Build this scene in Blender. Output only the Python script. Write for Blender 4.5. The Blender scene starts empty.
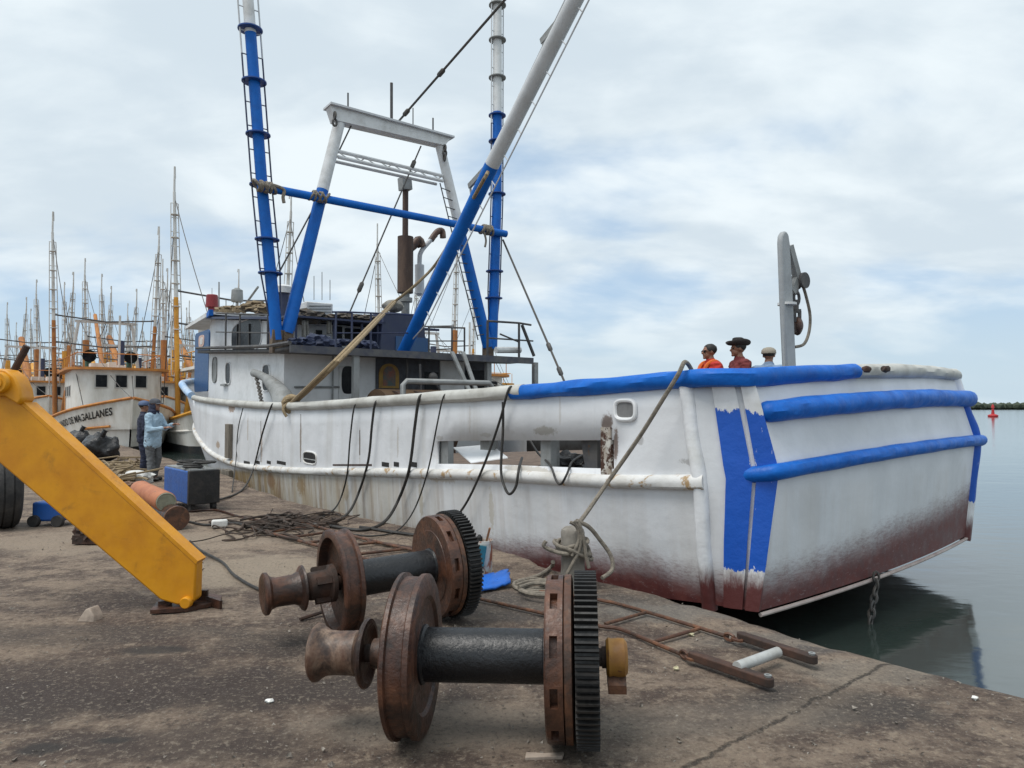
import bpy, bmesh, math, random
from mathutils import Vector, Matrix, noise
random.seed(7)
R = math.radians
sc = bpy.context.scene
COL = sc.collection
# ------------------------------------------------------------------ camera model (used to lay things out from measurements)
F = 700.0; EYE = 1.6; PITCH = math.atan(24 / F)
def ray(px, py):
    a = (px - 512) / F; b = (384 - py) / F
    return Vector((a, math.cos(PITCH) - b * math.sin(PITCH), math.sin(PITCH) + b * math.cos(PITCH)))
def onz(px, py, z=0.0):
    r = ray(px, py); t = (z - EYE) / r.z
    return Vector((r.x * t, r.y * t, z))
def onY(px, py, Y):
    r = ray(px, py); t = Y / r.y
    return Vector((r.x * t, Y, EYE + r.z * t))
# boat frame: s runs from the stern to the bow, k across from the quay side, z up
DD = Vector((-.598, .8015, 0)); TT = Vector((.8015, .598, 0)); N0 = Vector((2.0, 5.65, 0))
def onk(px, py, k):
    r = ray(px, py)
    T = (k + N0.dot(TT)) / r.dot(TT); p = Vector((0, 0, EYE)) + r * T
    return Vector(((p - N0).dot(DD), k, p.z))
def ons(px, py, s):
    r = ray(px, py)
    T = (s + N0.dot(DD)) / r.dot(DD); p = Vector((0, 0, EYE)) + r * T
    return Vector((s, (p - N0).dot(TT), p.z))
def bw(s, k, z): return N0 + DD * s + TT * k + Vector((0, 0, z))          # boat frame -> world
def L(p): return Vector((p[0], -p[1], p[2]))                              # (s,k,z) -> boat local
def wb(p): d = p - N0; return Vector((d.dot(DD), d.dot(TT), p.z))         # world -> (s,k,z)

# ------------------------------------------------------------------ mesh builder
def frame(d):
    d = d.normalized(); up = Vector((0, 0, 1))
    if abs(d.z) > .95: up = Vector((1, 0, 0))
    x = d.cross(up).normalized(); y = d.cross(x).normalized()
    return x, y
class MB:
    def __init__(s): s.v = []; s.f = []
    def add(s, vs, fs):
        o = len(s.v); s.v += [Vector(v) for v in vs]; s.f += [[i + o for i in f] for f in fs]; return s
    def box(s, c, size, rot=None):
        h = [x / 2 for x in size]; c = Vector(c)
        vs = [Vector((x * h[0], y * h[1], z * h[2])) for x in (-1, 1) for y in (-1, 1) for z in (-1, 1)]
        if rot is not None: vs = [rot @ v for v in vs]
        return s.add([v + c for v in vs], [[0,1,3,2],[4,6,7,5],[0,4,5,1],[2,3,7,6],[0,2,6,4],[1,5,7,3]])
    def beam(s, a, b, w, h, up=None):
        a = Vector(a); b = Vector(b); d = (b - a).normalized()
        if up is None: x, y = frame(d)
        else: x = d.cross(Vector(up)).normalized(); y = x.cross(d).normalized()
        vs = [p + x * sx * w / 2 + y * sy * h / 2 for p in (a, b) for sx, sy in ((-1,-1),(1,-1),(1,1),(-1,1))]
        return s.add(vs, [[3,2,1,0],[4,5,6,7],[0,1,5,4],[1,2,6,5],[2,3,7,6],[3,0,4,7]])
    def tube(s, pts, r, n=10, cap=True, jit=0, closed=False):
        pts = [Vector(p) for p in pts]; m = len(pts)
        rs = r if isinstance(r, (list, tuple)) else [r] * m
        vs = []; px = None
        for i, p in enumerate(pts):
            if closed: d = pts[(i + 1) % m] - pts[i - 1]
            else: d = pts[min(i + 1, m - 1)] - pts[max(i - 1, 0)]
            if d.length < 1e-9: d = Vector((0, 0, 1))
            d.normalize()
            if px is None: x, y = frame(d)
            else:
                x = px - d * px.dot(d)
                if x.length < 1e-6: x, _ = frame(d)
                x.normalize(); y = d.cross(x)
            px = x
            for j in range(n):
                a = 2 * math.pi * j / n
                rr = rs[i]
                if jit: rr *= 1 + jit * noise.noise(p * 2.3 + Vector((j * .37, a, 0)))
                vs.append(p + x * math.cos(a) * rr + y * math.sin(a) * rr)
        fs = []
        for i in range(m if closed else m - 1):
            for j in range(n):
                i2 = (i + 1) % m
                fs.append([i * n + j, i * n + (j + 1) % n, i2 * n + (j + 1) % n, i2 * n + j])
        if cap and not closed:
            fs.append(list(range(n))[::-1]); fs.append([(m - 1) * n + j for j in range(n)])
        return s.add(vs, fs)
    def lathe(s, o, ax, prof, n=32, jit=0):          # prof: (distance along axis, radius)
        o = Vector(o); ax = Vector(ax).normalized(); x, y = frame(ax)
        vs = []
        for (d, r) in prof:
            for j in range(n):
                a = 2 * math.pi * j / n
                rr = max(r, 1e-4)
                if jit: rr *= 1 + jit * noise.noise(Vector((math.cos(a) * 2.2, math.sin(a) * 2.2, d * 6)))
                vs.append(o + ax * d + (x * math.cos(a) + y * math.sin(a)) * rr)
        fs = [[i * n + j, i * n + (j + 1) % n, (i + 1) * n + (j + 1) % n, (i + 1) * n + j] for i in range(len(prof) - 1) for j in range(n)]
        if prof[0][1] > 1e-3 and prof[0] != prof[-1]: fs.append(list(range(n))[::-1])
        if prof[-1][1] > 1e-3 and prof[0] != prof[-1]: fs.append([(len(prof) - 1) * n + j for j in range(n)])
        return s.add(vs, fs)
    def prism(s, outline, off):                      # planar polygon extruded by a vector
        off = Vector(off); a = [Vector(p) for p in outline]; n = len(a)
        fs = [list(range(n))[::-1], list(range(n, 2 * n))] + [[i, (i + 1) % n, n + (i + 1) % n, n + i] for i in range(n)]
        return s.add(a + [p + off for p in a], fs)
    def ball(s, c, r, sub=2, sx=(1, 1, 1), rough=0, fr=2.0):
        bm = bmesh.new(); bmesh.ops.create_icosphere(bm, subdivisions=sub, radius=1)
        c = Vector(c); vs = []
        for v in bm.verts:
            q = 1 + rough * noise.noise(v.co * fr + c)
            vs.append(c + Vector((v.co.x * sx[0], v.co.y * sx[1], v.co.z * sx[2])) * r * q)
        fs = [[w.index for w in f.verts] for f in bm.faces]; bm.free()
        return s.add(vs, fs)
    def grid(s, P):
        m = len(P); n = len(P[0])
        return s.add([q for row in P for q in row], [[i*n+j, i*n+j+1, (i+1)*n+j+1, (i+1)*n+j] for i in range(m-1) for j in range(n-1)])
    def xf(s, M):
        s.v = [M @ v for v in s.v]; return s
def smooth(me, ang=35):
    me.polygons.foreach_set('use_smooth', [True] * len(me.polygons))
    me.set_sharp_from_angle(angle=R(ang))
def link_mesh(name, me, m, parent=None):
    o = bpy.data.objects.new(name, me); COL.objects.link(o)
    if m: me.materials.append(m)
    if parent: o.parent = parent
    return o
def build(mb, name, m, parent=None, world=False, ang=35, bevel=0, solid=0, fix=True):
    vs = mb.v
    if world and parent is not None:
        r = parent
        while r.parent: r = r.parent
        M = (Matrix.Translation(r.location) @ r.rotation_euler.to_matrix().to_4x4()).inverted()
        vs = [M @ v for v in vs]
    loc = None
    if parent is None:
        xs = [v.x for v in vs]; ys = [v.y for v in vs]; zs = [v.z for v in vs]
        loc = Vector(((min(xs) + max(xs)) / 2, (min(ys) + max(ys)) / 2, min(zs)))
        vs = [v - loc for v in vs]
    me = bpy.data.meshes.new(name); me.from_pydata([tuple(v) for v in vs], [], mb.f); me.update()
    if fix:
        bm = bmesh.new(); bm.from_mesh(me); bmesh.ops.recalc_face_normals(bm, faces=bm.faces); bm.to_mesh(me); bm.free()
    smooth(me, ang)
    o = link_mesh(name, me, m, parent)
    if loc is not None: o.location = loc
    if bevel:
        b = o.modifiers.new('bevel', 'BEVEL'); b.width = bevel; b.segments = 2; b.limit_method = 'ANGLE'; b.angle_limit = R(40)
    if solid:
        b = o.modifiers.new('solid', 'SOLIDIFY'); b.thickness = solid; b.offset = 0
    return o
def tag(o, label=None, cat=None, group=None, kind=None):
    if label: o['label'] = label
    if cat: o['category'] = cat
    if group: o['group'] = group
    if kind: o['kind'] = kind
    return o
def thing(name, label, cat, loc=(0, 0, 0), rz=0, group=None):
    o = bpy.data.objects.new(name, None); COL.objects.link(o)
    o.location = loc; o.rotation_euler = (0, 0, rz); o.empty_display_size = .3
    return tag(o, label, cat, group)
def islands(mb):
    par = list(range(len(mb.v)))
    def fd(i):
        while par[i] != i: par[i] = par[par[i]]; i = par[i]
        return i
    for f in mb.f:
        for i in f[1:]: par[fd(i)] = fd(f[0])
    out = {}
    for i in range(len(mb.v)): out.setdefault(fd(i), []).append(i)
    res = []
    for ids in out.values():
        mp = {q: j for j, q in enumerate(ids)}; m = MB(); m.v = [mb.v[q] for q in ids]; m.f = [[mp[q] for q in f] for f in mb.f if f[0] in mp]; res.append(m)
    return res
def copy_tree(o, parent=None):
    c = o.copy(); COL.objects.link(c); c.parent = parent
    for ch in [x for x in bpy.data.objects if x.parent == o]: copy_tree(ch, c)
    return c
def crom(pts, n=8):
    pts = [Vector(p) for p in pts]; out = []
    for i in range(len(pts) - 1):
        p0 = pts[max(i - 1, 0)]; p1 = pts[i]; p2 = pts[i + 1]; p3 = pts[min(i + 2, len(pts) - 1)]
        for j in range(n):
            t = j / n
            out.append(.5 * (2 * p1 + (p2 - p0) * t + (2 * p0 - 5 * p1 + 4 * p2 - p3) * t * t + (3 * p1 - p0 - 3 * p2 + p3) * t ** 3))
    return out + [pts[-1]]
def interp(tab, x):
    if x <= tab[0][0]: return tab[0][1]
    if x >= tab[-1][0]: return tab[-1][1]
    for i in range(len(tab) - 1):
        if tab[i][0] <= x <= tab[i + 1][0]:
            x0, y0 = tab[i]; x1, y1 = tab[i + 1]; h = x1 - x0; t = (x - x0) / h
            m0 = (y1 - tab[i - 1][1]) / (x1 - tab[i - 1][0]) if i > 0 else (y1 - y0) / h
            m1 = (tab[i + 2][1] - y0) / (tab[i + 2][0] - x0) if i + 2 < len(tab) else (y1 - y0) / h
            return (2*t**3-3*t*t+1)*y0 + (t**3-2*t*t+t)*h*m0 + (-2*t**3+3*t*t)*y1 + (t**3-t*t)*h*m1

# ------------------------------------------------------------------ materials
class N:
    def __init__(s, name):
        s.m = bpy.data.materials.new(name); s.m.use_nodes = True
        s.t = s.m.node_tree; s.b = s.t.nodes['Principled BSDF']; s.co = None
    def n(s, ty, **kw):
        x = s.t.nodes.new(ty)
        for k, v in kw.items(): setattr(x, k, v)
        return x
    def l(s, a, b): s.t.links.new(a, b)
    def coord(s, scale=(1, 1, 1)):
        if s.co is None: s.co = s.n('ShaderNodeTexCoord').outputs['Object']
        if scale == (1, 1, 1): return s.co
        mp = s.n('ShaderNodeMapping'); mp.inputs['Scale'].default_value = scale; s.l(s.co, mp.inputs['Vector']); return mp.outputs[0]
    def noise(s, scale=4, detail=6, rough=.6, stretch=(1, 1, 1), dist=0):
        x = s.n('ShaderNodeTexNoise'); x.inputs['Scale'].default_value = scale; x.inputs['Detail'].default_value = detail
        x.inputs['Roughness'].default_value = rough; x.inputs['Distortion'].default_value = dist
        s.l(s.coord(stretch), x.inputs['Vector']); return x.outputs['Fac']
    def ramp(s, fac, a, b, va=0., vb=1.):
        x = s.n('ShaderNodeMapRange'); x.interpolation_type = 'SMOOTHSTEP'
        s.l(fac, x.inputs[0]); x.inputs[1].default_value = a; x.inputs[2].default_value = b; x.inputs[3].default_value = va; x.inputs[4].default_value = vb
        return x.outputs[0]
    def math(s, op, a, b=None):
        x = s.n('ShaderNodeMath', operation=op)
        for i, v in enumerate((a, b)):
            if v is None: continue
            if isinstance(v, (int, float)): x.inputs[i].default_value = v
            else: s.l(v, x.inputs[i])
        return x.outputs[0]
    def mix(s, fac, a, b):
        x = s.n('ShaderNodeMix', data_type='RGBA')
        for i, v in ((0, fac), (6, a), (7, b)):
            if isinstance(v, (int, float)): x.inputs[i].default_value = v
            elif isinstance(v, (tuple, list)): x.inputs[i].default_value = (*v, 1)
            else: s.l(v, x.inputs[i])
        return x.outputs[2]
    def xyz(s):
        x = s.n('ShaderNodeSeparateXYZ'); s.l(s.coord(), x.inputs[0]); return x.outputs
    def bump(s, h, strength=.3, dist=.02):
        x = s.n('ShaderNodeBump'); x.inputs['Strength'].default_value = strength; x.inputs['Distance'].default_value = dist
        s.l(h, x.inputs['Height'])
        if s.b.inputs['Normal'].links: s.l(s.b.inputs['Normal'].links[0].from_socket, x.inputs['Normal'])
        s.l(x.outputs[0], s.b.inputs['Normal'])
    def set(s, col=None, rough=None, metal=None):
        for k, v in (('Base Color', col), ('Roughness', rough), ('Metallic', metal)):
            if v is None: continue
            if isinstance(v, (int, float)): s.b.inputs[k].default_value = v
            elif isinstance(v, (tuple, list)): s.b.inputs[k].default_value = (*v, 1)
            else: s.l(v, s.b.inputs[k])
        return s
def worn(name, c, c2, amt=.4, sc_=3, c3=None, amt3=.25, sc3=6, stretch=(1, 1, 1), rough=.55, metal=0, bump=.25, bs=30, bd=.006, soft=0):
    """paint or metal c, mottled towards c2, with patches of c3 (rust, chips)"""
    g = N(name)
    f = g.ramp(g.noise(sc_, 8, .65, stretch), .62 - amt * .5, .9 - amt * .4)
    col = g.mix(f, c, c2)
    if c3:
        f3 = g.ramp(g.noise(sc3, 9, .7, stretch, .4), .72 - amt3 * .5 - soft, .76 - amt3 * .45 + soft)
        col = g.mix(f3, col, c3)
    nb = g.noise(bs, 5, .6)
    g.set(col, g.ramp(nb, .2, .8, max(rough - .12, .05), min(rough + .15, 1)), metal)
    if bump: g.bump(nb, bump, bd)
    return g.m
M = {}
RUST = (.115, .042, .02); RUSTL = (.21, .085, .035); RUSTD = (.04, .02, .014)
M['rust'] = worn('rusty_steel', (.058, .023, .014), (.14, .058, .03), .5, 5, (.022, .012, .009), .5, 6, rough=.42, bump=.7, bs=45, soft=.1)
M['rust2'] = worn('rusty_brown_steel', (.08, .033, .018), (.18, .076, .034), .5, 6, (.032, .018, .012), .45, 9, rough=.6, bump=.7, bs=45, soft=.1)
M['rustdark'] = worn('dark_rust', (.03, .02, .016), (.075, .035, .022), .5, 6, rough=.8, bump=.5)
M['rustworn'] = worn('worn_bare_iron', (.09, .04, .023), (.27, .19, .135), .42, 5, (.034, .02, .015), .45, 7, stretch=(1.6, 1, 1), rough=.5, bump=.6, soft=.09)
M['black_paint'] = worn('glossy_black_paint', (.006, .007, .009), (.016, .017, .02), .4, 8, (.05, .03, .02), .06, 14, rough=.36, bump=.7, bs=48, bd=.006)
M['gear_black'] = worn('greasy_black_steel', (.007, .007, .007), (.02, .017, .015), .45, 10, rough=.55, bump=.5)
M['yellow_worn'] = worn('worn_yellow_paint', (.3, .15, .025), (.2, .09, .02), .5, 8, RUST, .3, 12, rough=.6, bump=.4)
M['blue'] = worn('fresh_blue_paint', (.001, .125, .52), (.002, .09, .40), .5, 5, (.3, .42, .58), .05, 8, rough=.5, bump=.5, bs=9, bd=.02)
M['bluepole'] = worn('blue_pole_paint', (.001, .125, .5), (.002, .095, .39), .5, 3, (.02, .04, .1), .1, 7, rough=.5, bump=.15)
for q_ in ('blue', 'bluepole'): M[q_].node_tree.nodes['Principled BSDF'].inputs['Specular IOR Level'].default_value = .3
M['palewhite'] = worn('weathered_white_paint', (.68, .69, .69), (.5, .5, .49), .45, 2.5, (.26, .17, .1), .07, 4, rough=.5, bump=.15)
M['white'] = worn('white_paint', (.76, .77, .78), (.62, .63, .63), .4, 2, rough=.45, bump=.15, bs=8, bd=.01)
M['tubewhite'] = worn('white_tube_paint', (.66, .66, .65), (.5, .48, .44), .5, 2.2, (.36, .24, .12), .32, 3, rough=.5, bump=.5, bs=7, bd=.02)
M['greyrail'] = worn('bare_grey_rail', (.5, .5, .47), (.34, .33, .3), .5, 2.2, (.24, .17, .11), .16, 4, rough=.6, bump=.3, bs=12, bd=.012)
M['greysteel'] = worn('grey_primer_steel', (.27, .28, .28), (.17, .175, .17), .5, 3, (.14, .085, .05), .16, 5, rough=.6, bump=.2)
M['boomgrey'] = worn('pale_grey_boom_paint', (.56, .58, .6), (.47, .48, .49), .5, 2, (.2, .13, .09), .06, 5, rough=.5, bump=.1)
M['navy'] = worn('navy_paint', (.025, .035, .085), (.04, .05, .09), .5, 3, (.12, .08, .06), .08, 6, rough=.5, bump=.15)
M['panelblue'] = worn('blue_panel_paint', (.03, .09, .22), (.04, .1, .2), .4, 4, rough=.5, bump=.1)
M['darksteel'] = worn('dark_weathered_steel', (.05, .05, .055), (.09, .085, .08), .5, 5, (.1, .055, .03), .18, 7, rough=.65, bump=.2)
M['glass'] = worn('dark_glass', (.012, .014, .017), (.03, .033, .036), .4, 3, rough=.3, bump=0)
M['glass'].node_tree.nodes['Principled BSDF'].inputs['IOR'].default_value = 1.2
M['deckwood'] = worn('worn_deck_planks', (.10, .07, .052), (.19, .135, .1), .5, 6, (.04, .03, .026), .4, 9, stretch=(.4, 5, 1), rough=.85, bump=.4)
M['rope'] = worn('tan_rope', (.33, .25, .15), (.2, .15, .09), .5, 20, rough=.95, bump=.8, bs=90, bd=.01)
M['ropegrey'] = worn('grey_hemp_rope', (.24, .21, .17), (.13, .115, .095), .5, 20, rough=.95, bump=.8, bs=90, bd=.01)
M['cable'] = worn('black_rubber_cable', (.018, .017, .016), (.05, .045, .04), .4, 10, rough=.6, bump=.2)
M['wire'] = worn('steel_wire', (.06, .06, .06), (.1, .085, .07), .5, 6, rough=.6, bump=0)
M['stack'] = worn('burnt_exhaust_steel', (.06, .038, .03), (.11, .07, .05), .5, 3, (.22, .2, .18), .12, 5, stretch=(2, 2, .5), rough=.75, bump=.3)
M['cable_y'] = M['rope']
M['boardwhite'] = worn('white_board_face', (.8, .81, .82), (.7, .71, .72), .3, 3, rough=.4, bump=.05)
M['blackcloth'] = worn('black_plastic_bag', (.012, .012, .013), (.03, .03, .032), .4, 6, rough=.35, bump=.8, bs=9, bd=.04)
M['orange'] = worn('orange_trim_paint', (.5, .2, .035), (.35, .13, .04), .5, 3, RUST, .15, 5, rough=.6, bump=.1)
M['yelloworange'] = worn('yellow_orange_paint', (.62, .3, .03), (.5, .22, .03), .5, 2, rough=.55, bump=.1)
M['rustmast'] = worn('rust_orange_mast', (.42, .17, .04), (.28, .11, .04), .5, 2, rough=.7, bump=.1)
M['bgwhite'] = worn('stained_white_hull', (.74, .73, .69), (.54, .51, .45), .5, 1.1, (.3, .18, .09), .17, 1.8, stretch=(1, 1, .35), rough=.6, bump=.1)
M['bggrey'] = worn('grey_mast_paint', (.58, .58, .56), (.42, .4, .37), .5, 1.5, rough=.6, bump=0)
M['tyre'] = worn('black_tyre_rubber', (.02, .02, .021), (.045, .042, .04), .5, 8, rough=.8, bump=.4)
M['rim'] = worn('grey_wheel_rim', (.42, .42, .41), (.25, .24, .22), .5, 5, rough=.5, bump=.1)
M['genblue'] = worn('blue_machine_paint', (.012, .085, .33), (.015, .06, .22), .4, 5, (.06, .05, .05), .12, 8, rough=.45, bump=.1)
M['genblack'] = worn('sooty_black_panel', (.012, .012, .013), (.035, .03, .027), .5, 7, rough=.6, bump=.4)
M['orangecyl'] = worn('faded_orange_cylinder_paint', (.42, .16, .075), (.34, .12, .06), .5, 6, (.2, .1, .06), .2, 9, rough=.6, bump=.15)
M['cylend'] = worn('grey_green_bare_metal', (.26, .26, .19), (.18, .17, .12), .5, 12, rough=.6, bump=.2)
M['concrete'] = worn('bollard_concrete', (.25, .23, .2), (.16, .145, .125), .5, 7, rough=.9, bump=.6)
M['skin'] = worn('brown_skin', (.24, .115, .07), (.2, .09, .055), .4, 8, rough=.5, bump=0)
M['hair'] = worn('black_hair', (.01, .009, .008), (.02, .017, .015), .4, 30, rough=.6, bump=.4)
def cloth(n, c, c2): M[n] = worn(n, c, c2, .45, 5, rough=.9, bump=.5, bs=14, bd=.02)
cloth('lightblue_shirt', (.33, .45, .55), (.25, .36, .46)); cloth('grey_trousers', (.12, .125, .13), (.08, .08, .085)); cloth('navy_cloth', (.02, .025, .05), (.035, .04, .07))
cloth('red_shirt', (.45, .03, .02), (.36, .03, .02)); cloth('orange_vest', (.6, .12, .02), (.5, .1, .02)); cloth('maroon_shirt', (.16, .03, .03), (.12, .025, .025)); cloth('paleblue_shirt', (.2, .28, .4), (.15, .22, .34))
cloth('khaki_cap', (.3, .27, .22), (.24, .21, .17)); cloth('dark_hat', (.02, .018, .018), (.035, .03, .03)); cloth('grey_cap', (.06, .065, .08), (.09, .095, .11)); cloth('blue_cap', (.1, .14, .24), (.07, .1, .18))
cloth('tarp_tan', (.26, .2, .12), (.14, .1, .07)); cloth('tarp_grey', (.3, .29, .26), (.2, .19, .17)); cloth('rag_white', (.62, .62, .6), (.45, .45, .43))

# ---- hull paint: white topsides, rust weeping below the strake, brushed edge over the red antifouling
g = N('hull_paint')
X = g.xyz()
n1 = g.noise(1.1, 6, .6); n2 = g.noise(7, 8, .65)
base = g.mix(g.ramp(n1, .35, .7), (.71, .725, .75), (.6, .615, .635))
smud = g.ramp(g.noise(2.6, 9, .75, (1, 1, 1.6), .6), .58, .72)
base = g.mix(g.math('MULTIPLY', smud, g.ramp(X[0], .8, 5, .15, .45)), base, (.42, .4, .37))
st = g.noise(2.2, 7, .7, (1, 1, .06))
fore = g.ramp(X[0], 3, 15, .12, 1.0)
below = g.ramp(g.math('ADD', X[2], g.math('MULTIPLY', g.math('ABSOLUTE', g.math('SUBTRACT', X[0], 14)), -.075)), .3, .12)
bs_ = g.ramp(g.math('SUBTRACT', X[2], g.math('MULTIPLY', g.math('SUBTRACT', 14, X[0]), .058)), .16, .02)
base = g.mix(g.math('MULTIPLY', bs_, g.math('MULTIPLY', g.ramp(g.noise(1.3, 7, .65, (1, 1, .2)), .3, .6, .2, .8), g.ramp(X[0], 2.2, 9, .0, 1))), base, (.45, .41, .33))
below = bs_
sm = g.math('MULTIPLY', g.math('MULTIPLY', g.ramp(st, .42, .58), below), fore)
base = g.mix(g.math('MULTIPLY', sm, .75), base, (.34, .23, .1))
st2 = g.noise(3.7, 7, .7, (1, 1, .05))
sm2 = g.math('MULTIPLY', g.math('MULTIPLY', g.ramp(st2, .51, .6), below), g.ramp(X[0], 1, 14, .05, .8))
base = g.mix(sm2, base, (.2, .115, .06))
ochre = g.math('MULTIPLY', g.math('MULTIPLY', g.ramp(X[0], 10.5, 14.5), below), g.ramp(g.noise(2.9, 6, .65, (1, 1, .05)), .4, .55))
base = g.mix(g.math('MULTIPLY', ochre, .8), base, (.3, .19, .065))
# long faint streaks over all the plating
st3 = g.noise(1.6, 6, .6, (1.3, 1.3, .07))
base = g.mix(g.math('MULTIPLY', g.ramp(st3, .5, .72), g.ramp(X[0], .8, 5, .12, .38)), base, (.4, .38, .34))
def hstain(px, py, rs, rz, col, amt, b, edge=.5):
    c = onk(px, py, 0); ds = g.math('DIVIDE', g.math('SUBTRACT', X[0], c.x), rs); dz = g.math('DIVIDE', g.math('SUBTRACT', X[2], c.z), rz)
    d = g.math('SQRT', g.math('ADD', g.math('MULTIPLY', ds, ds), g.math('MULTIPLY', dz, dz)))
    f = g.ramp(g.math('ADD', d, g.math('MULTIPLY', g.math('SUBTRACT', g.noise(11, 8, .75), .5), 2.6)), 1.15, .75)
    return g.mix(g.math('MULTIPLY', g.math('MULTIPLY', f, g.ramp(X[1], -.6, -.4)), amt), b, col)
for a_ in ((607, 424, .08, .1, (.1, .05, .025), .8), (616, 445, .035, .16, (.12, .06, .03), .8), (545, 431, .2, .05, (.3, .28, .23), .6), (486, 435, .12, .03, (.4, .39, .36), .5), (440, 438, .1, .03, (.4, .38, .35), .5),
           (301, 440, .05, .4, (.3, .22, .14), .6), (262, 445, .06, .35, (.3, .2, .12), .6), (248, 430, .05, .3, (.33, .25, .17), .5), (360, 446, .03, .3, (.36, .3, .24), .5), (398, 440, .03, .25, (.38, .33, .27), .5), (470, 420, .03, .2, (.42, .38, .33), .4), (560, 410, .02, .15, (.42, .38, .33), .4), (345, 490, .12, .2, (.33, .24, .12), .6), (300, 486, .2, .2, (.28, .18, .08), .7), (270, 480, .25, .2, (.24, .13, .06), .7), (420, 500, .06, .3, (.36, .3, .2), .5), (490, 510, .05, .3, (.4, .35, .26), .5), (218, 445, .2, .1, (.3, .18, .08), .7), (690, 462, .12, .03, (.25, .24, .23), .6), (640, 440, .05, .05, (.3, .29, .28), .6), (232, 408, .3, .12, (.26, .13, .05), .8), (228, 462, .5, .08, (.3, .2, .08), .7), (440, 478, .4, .06, (.36, .28, .16), .5), (530, 470, .5, .05, (.36, .3, .2), .5)):
    base = hstain(*a_, base)
chip = g.ramp(g.noise(5, 10, .8), .70, .72)
base = g.mix(g.math('MULTIPLY', chip, .7), base, (.2, .13, .09))
# paint line
line = g.math('ADD', g.math('ADD', X[2], g.math('MULTIPLY', g.noise(9, 9, .8, (.8, .8, 2.2)), -.22)), g.math('MULTIPLY', g.math('MULTIPLY', X[1], g.ramp(X[0], .7, .45)), .09))
line = g.math('ADD', line, g.math('MULTIPLY', g.noise(1.3, 3, .5), -.18))
line = g.math('ADD', line, g.math('MULTIPLY', g.math('MAXIMUM', g.math('SUBTRACT', X[0], 2.2), 0), .11))
line = g.math('ADD', line, .10)
red = g.mix(g.ramp(n2, .35, .7), (.085, .022, .022), (.13, .035, .03))
red = g.mix(g.ramp(g.noise(16, 9, .85, (.8, .8, 2.5)), .56, .64, 0, .5), red, (.4, .36, .36))
spray = g.ramp(g.noise(18, 9, .85, (.7, .7, 2.4)), .46, .58)
rm = g.ramp(line, .17, -.22)
base = g.mix(g.math('MULTIPLY', g.ramp(line, .22, -.05), g.math('MULTIPLY', spray, .6)), base, (.24, .18, .18))
base = g.mix(rm, base, red)
g.set(base, g.ramp(n2, .2, .8, .38, .6))
seam = g.math('ABSOLUTE', g.math('SUBTRACT', g.math('FRACT', g.math('ADD', g.math('DIVIDE', X[0], 1.62), .31)), .5))
g.bump(g.ramp(seam, .0, .012), .45, .008)
ribs = g.math('SINE', g.math('MULTIPLY', X[0], 11.6))
g.bump(g.math('MULTIPLY', ribs, g.noise(.8, 2, .5)), .12, .02)
g.bump(g.noise(1.4, 3, .5, (1, 1, 1.6)), .4, .04)
g.bump(g.noise(14, 6, .7), .22, .012)
M['hull'] = g.m

# ---- quay concrete
g = N('quay_concrete')
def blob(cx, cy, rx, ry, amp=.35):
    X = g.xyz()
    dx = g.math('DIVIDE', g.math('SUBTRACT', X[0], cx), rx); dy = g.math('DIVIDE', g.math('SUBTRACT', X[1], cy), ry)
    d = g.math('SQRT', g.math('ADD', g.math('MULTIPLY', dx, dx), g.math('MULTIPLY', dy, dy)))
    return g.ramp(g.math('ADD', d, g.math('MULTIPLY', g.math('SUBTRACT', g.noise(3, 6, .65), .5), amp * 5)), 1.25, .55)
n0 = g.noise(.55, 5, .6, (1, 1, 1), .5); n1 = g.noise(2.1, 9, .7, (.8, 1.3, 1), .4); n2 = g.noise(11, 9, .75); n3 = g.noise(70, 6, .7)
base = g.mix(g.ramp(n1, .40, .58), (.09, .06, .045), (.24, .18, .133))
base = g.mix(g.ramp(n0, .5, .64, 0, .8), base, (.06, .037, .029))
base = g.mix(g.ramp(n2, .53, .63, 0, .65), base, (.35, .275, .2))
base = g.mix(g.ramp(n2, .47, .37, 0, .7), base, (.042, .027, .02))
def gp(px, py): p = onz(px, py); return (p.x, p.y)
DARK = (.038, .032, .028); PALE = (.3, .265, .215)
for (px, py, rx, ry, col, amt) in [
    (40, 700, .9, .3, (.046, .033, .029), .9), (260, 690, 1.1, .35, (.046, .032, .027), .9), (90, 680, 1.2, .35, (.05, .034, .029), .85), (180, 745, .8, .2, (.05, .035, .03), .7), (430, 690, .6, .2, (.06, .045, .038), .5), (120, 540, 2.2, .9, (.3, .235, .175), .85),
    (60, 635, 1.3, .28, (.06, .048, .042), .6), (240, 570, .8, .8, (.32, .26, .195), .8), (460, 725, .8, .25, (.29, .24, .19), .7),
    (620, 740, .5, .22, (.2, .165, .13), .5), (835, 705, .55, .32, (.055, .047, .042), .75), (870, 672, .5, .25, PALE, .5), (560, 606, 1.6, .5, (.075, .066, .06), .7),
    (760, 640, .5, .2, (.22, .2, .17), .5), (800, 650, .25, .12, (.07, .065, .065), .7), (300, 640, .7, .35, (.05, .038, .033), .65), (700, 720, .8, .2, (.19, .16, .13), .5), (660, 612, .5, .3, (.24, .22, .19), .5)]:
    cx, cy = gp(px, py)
    base = g.mix(g.math('MULTIPLY', blob(cx, cy, rx, ry), amt), base, col)
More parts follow.
